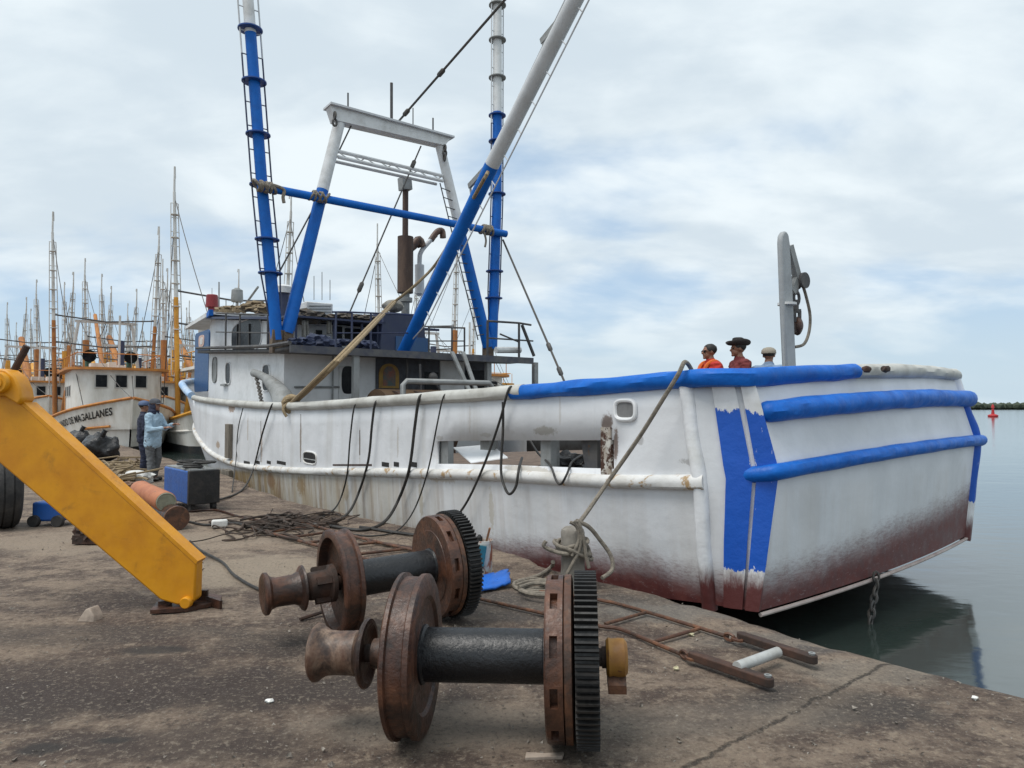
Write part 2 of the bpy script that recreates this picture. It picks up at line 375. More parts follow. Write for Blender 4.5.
# the open joint that runs across the apron
A = Vector(gp(893, 659)); B = Vector(gp(690, 768)); dj = (B - A).normalized(); nj = Vector((-dj.y, dj.x))
X = g.xyz()
dl = g.math('ADD', g.math('MULTIPLY', g.math('SUBTRACT', X[0], A.x), nj.x), g.math('MULTIPLY', g.math('SUBTRACT', X[1], A.y), nj.y))
dl = g.math('ABSOLUTE', g.math('ADD', dl, g.math('MULTIPLY', g.math('SUBTRACT', g.noise(3.2, 7, .75), .5), .16)))
crack = g.math('MULTIPLY', g.ramp(dl, .016, .003), g.ramp(g.noise(5, 6, .7), .38, .5))
base = g.mix(g.math('MULTIPLY', g.ramp(dl, .16, .03), .3), base, (.26, .2, .145))
base = g.mix(g.math('MULTIPLY', crack, .8), base, (.035, .028, .022))
n4 = g.noise(33, 8, .75)
base = g.mix(g.ramp(n4, .53, .62, 0, .5), base, (.34, .285, .22))
base = g.mix(g.ramp(n4, .46, .37, 0, .55), base, (.045, .032, .026))
base = g.mix(g.ramp(n3, .58, .7, 0, .6), base, (.38, .34, .28))
base = g.mix(g.ramp(n3, .42, .3, 0, .65), base, (.04, .034, .03))
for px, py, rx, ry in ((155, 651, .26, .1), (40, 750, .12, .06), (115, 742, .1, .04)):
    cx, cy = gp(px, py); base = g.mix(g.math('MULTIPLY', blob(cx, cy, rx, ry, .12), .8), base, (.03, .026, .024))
g.set(base, g.ramp(n1, .2, .8, .78, .97))
g.bump(n2, .7, .04); g.bump(n4, .8, .02); g.bump(n3, .8, .012)
g.bump(g.math('SUBTRACT', 1, crack), .8, .03)
M['quay'] = g.m

# ---- water
g = N('harbour_water')
g.b.inputs['IOR'].default_value = 2.2
nz = g.noise(1.1, 3, .5, (1, 1.6, 1)); nz2 = g.noise(.22, 3, .5, (1, 2.2, 1))
g.set(g.mix(nz2, (.026, .038, .034), (.033, .047, .042)), .09)
nz3 = g.noise(4.5, 3, .5, (1, 2, 1)); g.bump(nz3, .1, .012); g.bump(nz, .2, .05); g.bump(nz2, .10, .12)
M['water'] = g.m

def raw(mb, name, m, ang=35):
    me = bpy.data.meshes.new(name); me.from_pydata([tuple(v) for v in mb.v], [], mb.f); me.update()
    bm = bmesh.new(); bm.from_mesh(me); bmesh.ops.recalc_face_normals(bm, faces=bm.faces); bm.to_mesh(me); bm.free()
    smooth(me, ang); return link_mesh(name, me, m)

# ------------------------------------------------------------------ setting
def fnoise(x, y, s): return noise.noise(Vector((x * s, y * s, .3)))
def quay_edge(s): return -.29 + .10 * fnoise(s, 0, .7) + .055 * fnoise(s, 9, 3.1) + .03 * fnoise(s, 4, 9) - .35 * max(0, min(1, (s - 5) / 3)) * max(0, min(1, (15 - s) / 4))
S = []; x = -40.
while x < 70: S.append(x); x += .09 if -5 < x < 9 else (.3 if 9 <= x < 30 else 2.)
Kd = [0]; x = 0.
while x < 75: x += .09 if x < 6 else (.4 if x < 14 else 4.); Kd.append(x)
P = []
for s in S:
    e = quay_edge(s); row = [bw(s, e + .05 + .05 * fnoise(s, 3, 1.3), -3.2), bw(s, e + .02 + .03 * fnoise(s, 7, 2), -.45), bw(s, e + .03 * fnoise(s, 5, 2), -.12)]
    for kd in Kd:
        p = bw(s, e - kd, 0)
        z = .018 * fnoise(p.x, p.y, .9) + .008 * fnoise(p.x, p.y, 4) + .004 * fnoise(p.x, p.y, 13)
        if kd == 0: z -= .045 + .02 * fnoise(s, 2, 4)
        elif kd < .1: z -= .012
        row.append(bw(s, e - kd, z))
    P.append(row)
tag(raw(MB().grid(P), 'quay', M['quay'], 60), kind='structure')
wr = []
W = 6000
tag(raw(MB().add([(-W, -60, -.5), (W, -60, -.5), (W, W, -.5), (-W, W, -.5)], [[0, 1, 2, 3]]), 'water', M['water']), kind='structure')

# far shore: a low spit with mangrove along it
g = N('far_mangrove'); g.set(g.mix(g.noise(.05, 5, .7), (.035, .05, .032), (.06, .075, .05)), .9); M['mangrove'] = g.m
g = N('shore_mud'); g.set((.12, .11, .09), .9); M['mud'] = g.m
mb = MB()
mb.add([(250, 890, -.7), (1600, 880, -.7), (1600, 1100, .6), (250, 1100, .6)], [[0, 1, 2, 3]])
tag(raw(mb, 'shore', M['mud']), kind='structure')
mb = MB(); rr = random.Random(3)
for i in range(1500):
    x = rr.uniform(255, 1580); y = rr.uniform(905, 1000); h = rr.uniform(6.0, 9) * min(1, (x - 235) / 80) + 2.0 * noise.noise(Vector((x * .012, 0, 0)))
    mb.ball((x, y, h * .45), 1, 1, (rr.uniform(4, 8), 5, h * .55), .5, 1.7)
tag(raw(mb, 'far_woods', M['mangrove']), 'low dark green mangrove woods along the far shore across the water', 'woods', kind='stuff')

# ------------------------------------------------------------------ sky, sun, camera
w = bpy.data.worlds.new('World'); sc.world = w; w.use_nodes = True
t = w.node_tree; bg = t.nodes['Background']
ELEV = 66; AZ = -125            # sun high, behind the camera's left shoulder, behind thin cloud
sky = t.nodes.new('ShaderNodeTexSky'); sky.sky_type = 'NISHITA'; sky.sun_disc = False
sky.sun_elevation = R(ELEV); sky.sun_rotation = R(AZ); sky.air_density = 1.0; sky.dust_density = .6; sky.ozone_density = 1.5
def wn(ty, **k):
    x = t.nodes.new(ty)
    for a, b in k.items(): setattr(x, a, b)
    return x
def wm(op, a, b=None):
    x = wn('ShaderNodeMath', operation=op)
    for i, v in enumerate((a, b)):
        if v is None: continue
        if isinstance(v, (int, float)): x.inputs[i].default_value = v
        else: t.links.new(v, x.inputs[i])
    return x.outputs[0]
def wramp(f, a, b, va=0, vb=1):
    x = wn('ShaderNodeMapRange'); x.interpolation_type = 'SMOOTHSTEP'; t.links.new(f, x.inputs[0])
    for i, v in enumerate((a, b, va, vb)): x.inputs[i + 1].default_value = v
    return x.outputs[0]
def wmix(f, a, b):
    x = wn('ShaderNodeMix', data_type='RGBA')
    for i, v in ((0, f), (6, a), (7, b)):
        if isinstance(v, (int, float)): x.inputs[i].default_value = v
        elif isinstance(v, tuple): x.inputs[i].default_value = (*v, 1)
        else: t.links.new(v, x.inputs[i])
    return x.outputs[2]
tc = wn('ShaderNodeTexCoord'); sp = wn('ShaderNodeSeparateXYZ'); t.links.new(tc.outputs['Generated'], sp.inputs[0])
zz = wm('MAXIMUM', sp.outputs[2], 0.0); den = wm('ADD', zz, .3)
cv = wn('ShaderNodeCombineXYZ'); t.links.new(wm('DIVIDE', sp.outputs[0], den), cv.inputs[0]); t.links.new(wm('DIVIDE', sp.outputs[1], den), cv.inputs[1])
def wnoise(scale, det, ro, dist=0., off=(0, 0, 0), st=(1, 1, 1)):
    mp = wn('ShaderNodeMapping'); mp.inputs['Location'].default_value = off; mp.inputs['Scale'].default_value = st; t.links.new(cv.outputs[0], mp.inputs[0])
    x = wn('ShaderNodeTexNoise'); x.inputs['Scale'].default_value = scale; x.inputs['Detail'].default_value = det; x.inputs['Roughness'].default_value = ro; x.inputs['Distortion'].default_value = dist
    t.links.new(mp.outputs[0], x.inputs['Vector']); return x.outputs['Fac']
CLOUD_OFF = (3.1, .4, 0)
c1 = wnoise(1.25, 6, .5, .2, CLOUD_OFF, (.8, 1.1, 1)); c2 = wnoise(3.2, 6, .52, .3, (1.7, 5.2, 0), (.75, 1.2, 1)); c3 = wnoise(2.2, 7, .52, .3, (7.7, 1.2, 0), (.8, 1.1, 1))
cov = wm('ADD', c1, wm('MULTIPLY', wm('SUBTRACT', c2, .5), .35))
high = wramp(zz, .2, .5, 0, .22)
low = wramp(zz, .16, .02, 0, -.02)
cov = wm('ADD', wm('ADD', cov, high), low)
mask = wramp(cov, .33, .54)
# brightness of the cloud sheet: brighter where thin and high, greyer where thick
CB = 10.1
shade = wramp(wm('ADD', c3, wm('MULTIPLY', wm('SUBTRACT', c2, .5), .5)), .36, .66)
cl = wmix(shade, (.60 * CB, .69 * CB, .76 * CB), (.79 * CB, .865 * CB, .905 * CB))
haze = (.53 * CB, .65 * CB, .73 * CB)
blue = wmix(.72, sky.outputs[0], (.48 * CB, .64 * CB, .82 * CB))
col = wmix(mask, blue, cl)
col = wmix(wramp(zz, .17, .03, 0, .72), col, haze)
t.links.new(col, bg.inputs['Color']); bg.inputs['Strength'].default_value = .1
sd = bpy.data.lights.new('sun', 'SUN'); sd.energy = 2.4; sd.angle = R(34); sd.color = (1, .96, .9)
so = bpy.data.objects.new('sun', sd); COL.objects.link(so)
el = R(ELEV); az = R(AZ)
sdir = Vector((math.sin(az) * math.cos(el), math.cos(az) * math.cos(el), math.sin(el)))
so.rotation_euler = sdir.to_track_quat('Z', 'Y').to_euler(); so.location = (0, 0, 40)
cam = bpy.data.cameras.new('camera'); cam.lens = 36 * F / 1024; cam.sensor_width = 36; cam.clip_end = 20000; cam.clip_start = .05
co = bpy.data.objects.new('camera', cam); COL.objects.link(co); co.location = (0, 0, EYE); co.rotation_euler = (R(90) + PITCH, 0, 0)
sc.camera = co
sc.view_settings.view_transform = 'Standard'; sc.view_settings.look = 'None'; sc.view_settings.exposure = .14; sc.view_settings.gamma = 1; sc.view_settings.use_curve_mapping = False
sc.render.resolution_x = 1024; sc.render.resolution_y = 768
# ------------------------------------------------------------------ the trawler alongside
boat = thing('fishing_trawler', 'large white and blue fishing trawler moored along the quay under repair', 'boat', N0, math.atan2(DD.y, DD.x))
def bp(name, mb, m, parent=None, **k):                    # part in (s,k,z)
    mb.v = [L(v) for v in mb.v]
    return build(mb, name, m, parent or boat, **k)
BEAM = 6.9; KC = 3.45
ZR = [(.6, 1.86), (1.84, 1.82), (3.2, 1.78), (6.2, 1.71), (10.4, 1.63), (13.8, 1.67), (17, 1.77), (19.6, 1.91), (20.6, 2.08), (21.5, 2.28), (23, 2.42), (26, 2.75)]
ZS = [(.6, .95), (1.85, .86), (3.6, .78), (6.2, .62), (10.4, .35), (13.7, .2), (15.5, .21), (17.5, .37), (20, .86), (22, 1.2), (26, 1.7)]
ZB = [(.6, -.12), (2, -.3), (4, -.75), (7, -1.1), (20, -1.2), (26, -.9)]
KR = [(0, 0), (19.5, 0), (21, .06), (22.2, .22), (23.3, .6), (24.4, 1.3), (25.2, 2.15), (25.8, 3.45)]
KS = [(0, 0), (17, 0), (19, .06), (20.5, .25), (22, .7), (23.4, 1.4), (24.6, 2.4), (25.2, 3.45)]
KB = [(.6, .12), (10, .15), (16, .3), (19, .9), (22, 2.1), (24, 3.3), (26, 3.45)]
OP0 = onk(437, 455, 0).x; OP1 = onk(614, 455, 0).x; OPM = onk(582, 440, 0).x      # big opening, s decreases to the right
PR0 = onk(305, 458, 0).x; PR1 = onk(318, 458, 0).x
ss = sorted(set([.62] + [round(.62 + i * .4, 3) for i in range(1, 64) if .62 + i * .4 < 25.75] + [OP0, OP1, OPM, PR0, PR1, 25.79]))
ss = [s for i, s in enumerate(ss) if s in (OP0, OP1, OPM, PR0, PR1) or all(abs(s - q) > .12 for q in (OP0, OP1, OPM, PR0, PR1))]
FR = [1., .72, .43, .13, 0.]
def near_col(s):
    zr, zs, zb = interp(ZR, s), interp(ZS, s), interp(ZB, s); kr, ks, kb = interp(KR, s), interp(KS, s), interp(KB, s)
    col = [(s, ks + (kr - ks) * f, zs + (zr - zs) * f) for f in FR]
    col += [(s, ks + (kb - ks) * .35, zs + (zb - zs) * .5), (s, kb, zb), (min(s, 24.6), KC, zb + .03 - .9 * min(1, max(0, (s - 1.5) / 5)))]
    if s < .7: col = [(a + .15 * max(0, (4 - i) / 4), b, c) for i, (a, b, c) in enumerate(col)]
    return [Vector(p) for p in col]
def far_col(c, s):
    w = 1.75 * max(0, 1 - (s - .6) / 5.2) ** 1.5          # the quarter draws in towards the stern
    return [Vector((p.x, 2 * KC - p.y - w, p.z)) for p in c]
# corner columns at the transom
rail0 = ons(752, 378, .27); kn0 = ons(777, 471, .12); bo0 = ons(759, 611, .2)
rail1 = ons(955, 375, .45); kn1 = ons(977, 440, .3); bo1 = ons(967, 535, .4)
def tr_col(ra, kn, bo):
    return [kn.lerp(ra, f) for f in FR] + [kn.lerp(bo, .5), bo.copy(), Vector((bo.x + .25, KC * .4 + bo.y * .6, bo.z + .04))]
NB = 14
cols = []
tn = tr_col(rail0, kn0, bo0); tf = tr_col(rail1, kn1, bo1)
near = [tn] + [near_col(s) for s in ss]
# the rounded quarter: one more column between the transom edge and the side
mid = [a.lerp(b, .5) + Vector((-.012, -.01, 0)) for a, b in zip(near[0], near[1])]
near.insert(1, mid)
far = [tf, [a.lerp(b, .5) + Vector((-.04, .05, 0)) for a, b in zip(tf, far_col(near[2], .62))]] + [far_col(near_col(s), s) for s in ss]
sa = [0, 0] + ss
vs = []; fs = []
nl = len(FR) + 3
def vid(side, i, l): return (side * len(near) + i) * nl + l
for side in (near, far):
    for c in side: vs += c
for i in range(len(near) - 1):
    for l in range(nl - 1):
        if l == 2 and i >= 2 and sa[i] >= OP1 - 1e-6 and sa[i + 1] <= OP0 + 1e-6:
            a = True
        else: a = False
        b = l == 3 and False
        hole_n = (l == 2 and i >= 2 and sa[i] >= OP1 - 1e-6 and sa[i + 1] <= OP0 + 1e-6) or (l == 3 and 0)
        port = l == 2 and sa[i] >= min(PR0, PR1) - 1e-6 and sa[i + 1] <= max(PR0, PR1) + 1e-6
        if not hole_n: fs.append([vid(0, i, l), vid(0, i + 1, l), vid(0, i + 1, l + 1), vid(0, i, l + 1)])
        hole_f = l == 2 and i >= 2 and 6.2 < sa[i] < 6.9
        if not hole_f: fs.append([vid(1, i, l), vid(1, i, l + 1), vid(1, i + 1, l + 1), vid(1, i + 1, l)])
# transom faces
base_i = len(vs)
for j in range(1, NB):
    f = j / NB; bul = 4 * f * (1 - f)
    for l in range(nl):
        p = near[0][l].lerp(far[0][l], f)
        p.x -= .12 * bul
        if l <= 4: p.z += (.055 if l == 0 else .045) * bul
        vs.append(p)
def tid(j, l): return vid(0, 0, l) if j == 0 else (vid(1, 0, l) if j == NB else base_i + (j - 1) * nl + l)
for j in range(NB):
    for l in range(nl - 1): fs.append([tid(j, l), tid(j, l + 1), tid(j + 1, l + 1), tid(j + 1, l)])
for i in range(len(near) - 1):          # bottom
    fs.append([vid(0, i, nl - 1), vid(0, i + 1, nl - 1), vid(1, i + 1, nl - 1), vid(1, i, nl - 1)])
TRV = [[vs[tid(j, l)].copy() for j in range(NB + 1)] for l in range(nl)]
hull_o = bp('hull', MB().add(vs, fs), M['hull'], ang=28)
sm_ = hull_o.modifiers.new('solid', 'SOLIDIFY'); sm_.thickness = .05; sm_.offset = -1
def each(name, mb, m, parent=None, **k):
    for q in islands(mb): o = bp(name, q, m, parent, **k)
    return o
def zdeck(s): return interp(ZS, s) + .015
mb = MB()
P = []
for s in [.4 + i * .5 for i in range(50)]:
    nk = (interp(KS, s) if s > .62 else .3) + .05; fk = 2 * KC - nk - 1.75 * max(0, 1 - (s - .6) / 5.2) ** 1.5
    P.append([(s, nk + (fk - nk) * q / 10, zdeck(s) + (.2 * math.sin(math.pi * q / 10) if s < 12 else .05)) for q in range(11)])
bp('deck', mb.grid(P), M['deckwood'])
# frames standing in the opening where the plating is cut away
mb = MB()
for px, w in ((443, 14), (487, 9), (548, 10)):
    p = onk(px, 465, .1); s = p.x; ww = abs(onk(px - w / 2, 465, .1).x - onk(px + w / 2, 465, .1).x)
    zt = interp(ZS, s) + .47 * (interp(ZR, s) - interp(ZS, s))
    z_ = zt - .16 if px == 487 else zdeck(s) - .02
    mb = MB(); mb.box((s, .11, (z_ + zt) / 2), (ww, .09, zt - z_)); mb.box((s, .2, (z_ + zt) / 2), (.03, .12, zt - z_ - .01)); bp('bulwark_frame', mb, M['greysteel'])
mb = MB(); s = onk(596, 455, .1).x; z0 = zdeck(s); mb.prism([(s - .04, .08, z0), (s + .12, .08, z0), (s + .22, .08, z0 + .42), (s - .04, .08, z0 + .42)], (0, .05, 0))
bp('bulwark_bracket', mb, M['darksteel'])
mb = MB(); s = onk(607, 455, 0).x; mb.box((s, .03, z0 + .24), (.14, .1, .6)); bp('bulwark_post', mb, worn('rusty_white_post', (.55, .54, .5), (.3, .25, .2), .6, 7, (.06, .025, .015), .5, 9, rough=.8, bump=.5))
# inner bulwark plating on the far side is painted grey
mb = MB()
P = [[(s, 2 * KC - .16 - 1.75 * max(0, 1 - (s - .6) / 5.2) ** 1.5, z) for z in (zdeck(s), zdeck(s) + .93 * (interp(ZR, s) - interp(ZS, s)))] for s in [.9 + .4 * i for i in range(28)]]
bp('bulwark_lining', mb.grid(P), worn('dirty_grey_lining', (.13, .14, .145), (.08, .085, .085), .5, 3, (.1, .06, .04), .2, 5, rough=.7), solid=.02)
# gunwale pipe, grey forward, blue aft
def rail_pt(s, dk=-.0): return Vector((s, interp(KR, s) + dk, interp(ZR, s) + .01))
SB = onk(516, 393, 0).x
fw = [rail_pt(s) for s in [SB - .15 + i * .4 for i in range(60)] if s < 19.9]
bp('gunwale_pipe', MB().tube(fw, .085, 12, jit=.12), M['greyrail'])
bow = [rail_pt(s, -.02) + Vector((0, 0, .05)) for s in (19.75, 20.3, 21, 21.7, 22.4, 23.1, 23.8, 24.4, 24.9, 25.4, 25.75)]
bow = bow + [Vector((p.x, 2 * KC - p.y, p.z)) for p in bow[::-1]]
bp('bow_pipe', MB().tube(crom(bow, 3), .11, 12, jit=.06), worn('pale_blue_bow_paint', (.25, .42, .66), (.55, .6, .66), .5, 2.5, rough=.5, bump=.2))
fr = [Vector((p.x, 2 * KC - p.y, p.z)) for p in [rail_pt(5.5 + i * .5) for i in range(29)]]
bp('gunwale_pipe', MB().tube(fr, .085, 10, jit=.1), M['greyrail'])
aft = [rail_pt(s) + Vector((0, 0, .012)) for s in (SB + .05, 2.9, 2.5, 2.1, 1.7, 1.3, 1, .75)]
tr_top = TRV[0]
BJ = next(j for j in range(NB + 1) if True and j / NB >= .30)
aft += [Vector((.5, .05, interp(ZR, .6) + .02)), Vector((.33, .2, rail0.z + .02))] + [tr_top[j] + Vector((0, 0, .02)) for j in range(0, BJ + 1)]
aft = [p + Vector((0, 0, -.02)) for p in aft]
bp('painted_gunwale', MB().tube(crom(aft, 4), .082, 14, jit=.2), M['blue'])
gr = [tr_top[j] + Vector((0, 0, .015)) for j in range(BJ, NB + 1)]
gr += [p + Vector((0, 0, .01)) for p in (far[1][0], far[2][0], far[4][0], far[7][0], far[10][0], far[13][0])]
gr = [p + Vector((0, 0, -.02)) for p in gr]
bp('stern_rail', MB().tube(crom(gr, 4), .078, 12, jit=.14), M['greyrail'])
# rubbing strake
st = [Vector((.57, .02, .955))] + [Vector((s, interp(KS, s) - .01, interp(ZS, s))) for s in [.66 + .3 * i for i in range(82)] if s < 25]
bp('rubbing_strake', MB().tube(st, .07, 12, jit=.08), M['tubewhite'])
st = [Vector((p.x, 2 * KC - p.y - 1.75 * max(0, 1 - (p.x - .6) / 5.2) ** 1.5, p.z)) for p in st]
bp('rubbing_strake', MB().tube(st[::2], .085, 10, jit=.1), M['tubewhite'])
# stern fender tubes
def round_tube(pts, r, n, jit, half=True):
    a, b = pts[0], pts[-1]; da = (pts[0] - pts[1]).normalized(); db = (pts[-1] - pts[-2]).normalized()
    P_ = [a + da * r * .9, a + da * r * .75, a + da * r * .45] + pts + [b + db * r * .45, b + db * r * .75, b + db * r * .9]
    if half: return MB().tube(pts + P_[-3:], [r] * len(pts) + [r * .88, r * .62, r * .3], n, jit=jit)
    return MB().tube(P_, [r * .3, r * .62, r * .88] + [r] * len(pts) + [r * .88, r * .62, r * .3], n, jit=jit)
def upper(j): return TRV[0][j].lerp(TRV[4][j], .37)
up = [upper(j) + Vector((-.05, 0, 0)) for j in range(NB + 1)]
up = [up[0].lerp(up[1], .22) + Vector((.03, 0, 0)), up[0].lerp(up[1], .6)] + up[1:] + [up[-1] + (up[-1] - up[-2]) * .25]
bp('stern_fender', round_tube(crom(up, 3), .098, 14, .14, False), M['blue'])
lo = [TRV[4][j] + Vector((-.035, 0, 0)) for j in range(NB + 1)]
lo = [near[1][4].lerp(near[0][4], .25) + Vector((.04, .02, 0)), near[1][4].lerp(near[0][4], .6) + Vector((-.02, -.015, 0))] + lo + [lo[-1] + (lo[-1] - lo[-2]) * .2]
bp('stern_fender', round_tube(crom(lo, 3), .07, 12, .1), M['blue'])
def vpath(px_list, off):
    out = []
    for (px, py), s, in px_list: out.append(ons(px, py, s) + Vector(off))
    return out
def colpath(c, l0, off, n=4): return crom([p + Vector(off) for p in c[l0:7]], n)
ragged = worn('blue_paint_over_white', (.006, .09, .42), (.008, .07, .34), .4, 4, (.6, .62, .64), .06, 3.5, rough=.42, bump=.5, bs=9, bd=.02)
def vert_fender(a, b, cpt, r, top=None):
    # white full-length tube of the corner, then blue paint coat over its middle
    pts = crom([a, b, cpt], 10)
    return pts
def fender_mat(name, zlo, zhi, blue=True):
    """white tube with a brushed blue coat between two ragged heights, red below"""
    g = N(name); X = g.xyz()
    n = g.noise(9, 8, .75, (1, 1, .35)); n2 = g.noise(2.5, 4, .6)
    c = g.mix(g.ramp(g.noise(2.2, 7, .65), .4, .75), (.74, .75, .77), (.57, .57, .55))
    rl = g.math('ADD', X[2], g.math('MULTIPLY', g.noise(16, 8, .8, (1, 1, .3)), -.3))
    c = g.mix(g.ramp(rl, .12, -.1), c, (.1, .028, .026))
    if blue:
        e = g.math('ADD', g.math('MULTIPLY', g.math('SUBTRACT', n, .5), .34), g.math('MULTIPLY', g.math('SUBTRACT', n2, .5), .22))
        m = g.math('MULTIPLY', g.ramp(g.math('ADD', X[2], e), zlo, zlo + .008), g.ramp(g.math('ADD', X[2], e), zhi, zhi - .008))
        miss = g.ramp(g.noise(7, 8, .75, (1, 1, .25)), .64, .66)
        m = g.math('MULTIPLY', m, g.math('SUBTRACT', 1, g.math('MULTIPLY', miss, .9)))
        c = g.mix(m, c, g.mix(n2, (.003, .095, .5), (.004, .07, .4)))
    g.set(c, .45); g.bump(g.noise(6, 5, .6), .35, .03); return g.m
m0 = [near[1][l].copy() for l in range(7)]; t0 = [near[0][l].copy() for l in range(7)]; w0 = [near[2][l].copy() for l in range(7)]
def fpath(c, off):
    pts = [p + Vector(off) for p in c]; pts = [pts[0] + Vector((.03, .03, .05)), pts[0].lerp(pts[1], .5), pts[2], pts[4], pts[5], pts[6], pts[6] + Vector((.0, 0, -.03))]
    return crom(pts, 6)
MF = fender_mat('white_corner_tube', 0, 0, False); MFb = fender_mat('blue_coated_corner_tube', .24, 1.58)
def flat_tube(path, r, n=18, jit=.1): return MB().tube(path, r, n, jit=jit)
bp('corner_fender', flat_tube(fpath(w0, (.0, .02, 0)), .066), MF)
def strap(F0, F1, th, m):
    # flat doubler plate welded up the chamfered corner, with a crisp knuckle
    mb = MB(); rows = []
    prof = [0, .5, 1, 2, 3, 4, 4.5, 5, 5.5, 6]
    for lv in prof:
        l = int(lv); q = lv - l; at = lambda c: c[l].lerp(c[min(l + 1, 6)], q)
        w_, t_, m_ = at(w0), at(t0), at(m0)
        on = lambda f: (w_.lerp(m_, f * 2) if f < .5 else m_.lerp(t_, f * 2 - 1))
        nrm = Vector((-(w_.y - t_.y) * -1, 0, 0)); d_ = (t_ - w_); nrm = Vector((d_.y, -d_.x, 0)).normalized()
        if nrm.x > 0: nrm = -nrm
        jj = .008 * noise.noise(Vector((lv * 1.7, F0[0] * 9, 0)))
        f0 = F0[0] + (F0[1] - F0[0]) * min(1, lv / 4) if lv <= 4 else F0[1] + (F0[2] - F0[1]) * (lv - 4) / 2
        f1 = F1[0] + (F1[1] - F1[0]) * min(1, lv / 4) if lv <= 4 else F1[1] + (F1[2] - F1[1]) * (lv - 4) / 2
        a, b = on(f0), on(f1)
        zsh = Vector((0, 0, -.03 if lv == 0 else 0))
        rows.append([a - nrm * .02 + zsh, a + nrm * (th + jj) + zsh, on((f0 + f1) / 2) + nrm * (th * 1.25 + jj) + zsh, b + nrm * (th + jj) + zsh, b - nrm * .02 + zsh])
    mb.grid(rows)
    return bp('corner_fender', mb, m, ang=20)
strap((.40, .35, .32), (.73, .69, .69), .022, MFb); strap((.82, .74, .75), (1.03, 1.02, 1.02), .035, MFb)
ft = [far[0][l].copy() for l in range(7)]
bp('corner_fender', flat_tube(fpath(ft, (.04, -.03, 0)), .095), fender_mat('far_corner_tube', .42, 1.72))
mb = MB(); 
bl = crom([TRV[6][j] + Vector((-.012, 0, -.03)) for j in range(NB + 1)], 2)
bp('keel_bar', MB().tube(bl, .019, 8), worn('grey_steel_edge', (.42, .36, .33), (.3, .22, .2), .5, 4, rough=.5, bump=.2))
# weathered fender planks and fittings on the side
mb = MB(); a = onk(229, 424, -.05); b = onk(229, 458, -.05); w = .36
mb.box(((a.x + b.x) / 2, -.06, (a.z + b.z) / 2), (w, .1, a.z - b.z)); bp('fender_plank', mb, worn('weathered_grey_timber', (.2, .175, .14), (.11, .095, .08), .5, 5, stretch=(3, 3, .5), rough=.9, bump=.6), bevel=.01)
mb = MB(); a = onk(227, 470, -.05); b = onk(226, 497, -.05)
mb.box(((a.x + b.x) / 2, -.03, (a.z + b.z) / 2), (.62, .12, a.z - b.z)); bp('fender_plank', mb, worn('weathered_grey_timber', (.2, .175, .14), (.11, .095, .08), .5, 5, stretch=(3, 3, .5), rough=.9, bump=.6), bevel=.01)
mb = MB()
for px0, px1 in ((382, 389), (394, 399), (410, 417)):
    a = onk(px0, 464, -.005); b = onk(px1, 464, -.005); mb.box(((a.x + b.x) / 2, .02, a.z), (abs(a.x - b.x), .06, .07))
for px0, px1 in ((267, 271), (277, 286), (244, 250), (256, 260)):
    a = onk(px0, 462, -.005); b = onk(px1, 462, -.005); mb.box(((a.x + b.x) / 2, .02, a.z), (abs(a.x - b.x), .06, .07))
each('scupper', mb, M['gear_black'])  # solid black boxes, their colour stands in for shade inside the slots
# thin black lines of old plate seams, oval port
def ring(c, ax1, ax2, w, h, rr, r, n=40):
    pts = []
    for i in range(n):
        a = 2 * math.pi * i / n; ca, sa_ = math.cos(a), math.sin(a)
        pts.append(Vector(c) + Vector(ax1) * (w * (abs(ca) ** .6) * (1 if ca > 0 else -1)) + Vector(ax2) * (h * (abs(sa_) ** .6) * (1 if sa_ > 0 else -1)))
    return pts
a = onk(626, 410, 0)
pts = ring((a.x, -.012, a.z), (1, 0, 0), (0, 0, 1), .135, .095, 0, .02)
prt = bp('hawse_port', MB().tube(pts, .022, 8, closed=True), M['white'])
mb = MB(); mb.prism([(p.x, -.012, p.z) for p in pts], (0, .03, 0)); bp('port_plate', mb, worn('grey_port_plate', (.2, .2, .2), (.12, .12, .12), .5, 5, rough=.7), prt)
mb = MB()
for px, y0, y1 in ((301, 414, 462), (261, 421, 462), (360, 430, 455)):
    a = onk(px, y0, -.004); b = onk(px, y1, -.004); mb.beam(a, b, .02, .012, (0, 1, 0))
a = onk(333, 465, -.004); b = onk(372, 465, -.004); mb.beam(a, b, .03, .012, (0, 1, 0))
each('plate_seam', mb, M['rustdark'])
# framing of the small port; a black plate paints its dark inside
mb = MB(); a = onk(305, 452, .02); b = onk(318, 464, .02)
pts = ring(((a.x + b.x) / 2, -.012, (a.z + b.z) / 2), (1, 0, 0), (0, 0, 1), abs(a.x - b.x) / 2, abs(a.z - b.z) / 2 + .02, 0, 0)
fp = bp('freeing_port', mb.tube(pts, .018, 6, closed=True), M['tubewhite'])
bp('port_shade_plate', MB().prism([(p.x, -.012, p.z) for p in pts], (0, .03, 0)), M['gear_black'], fp)
mb = MB(); zz_ = (a.z * .35 + b.z * .65); mb.tube([(a.x, -.014, zz_), (b.x, -.014, zz_)], .012, 6); bp('port_bar', mb, M['greysteel'], fp)

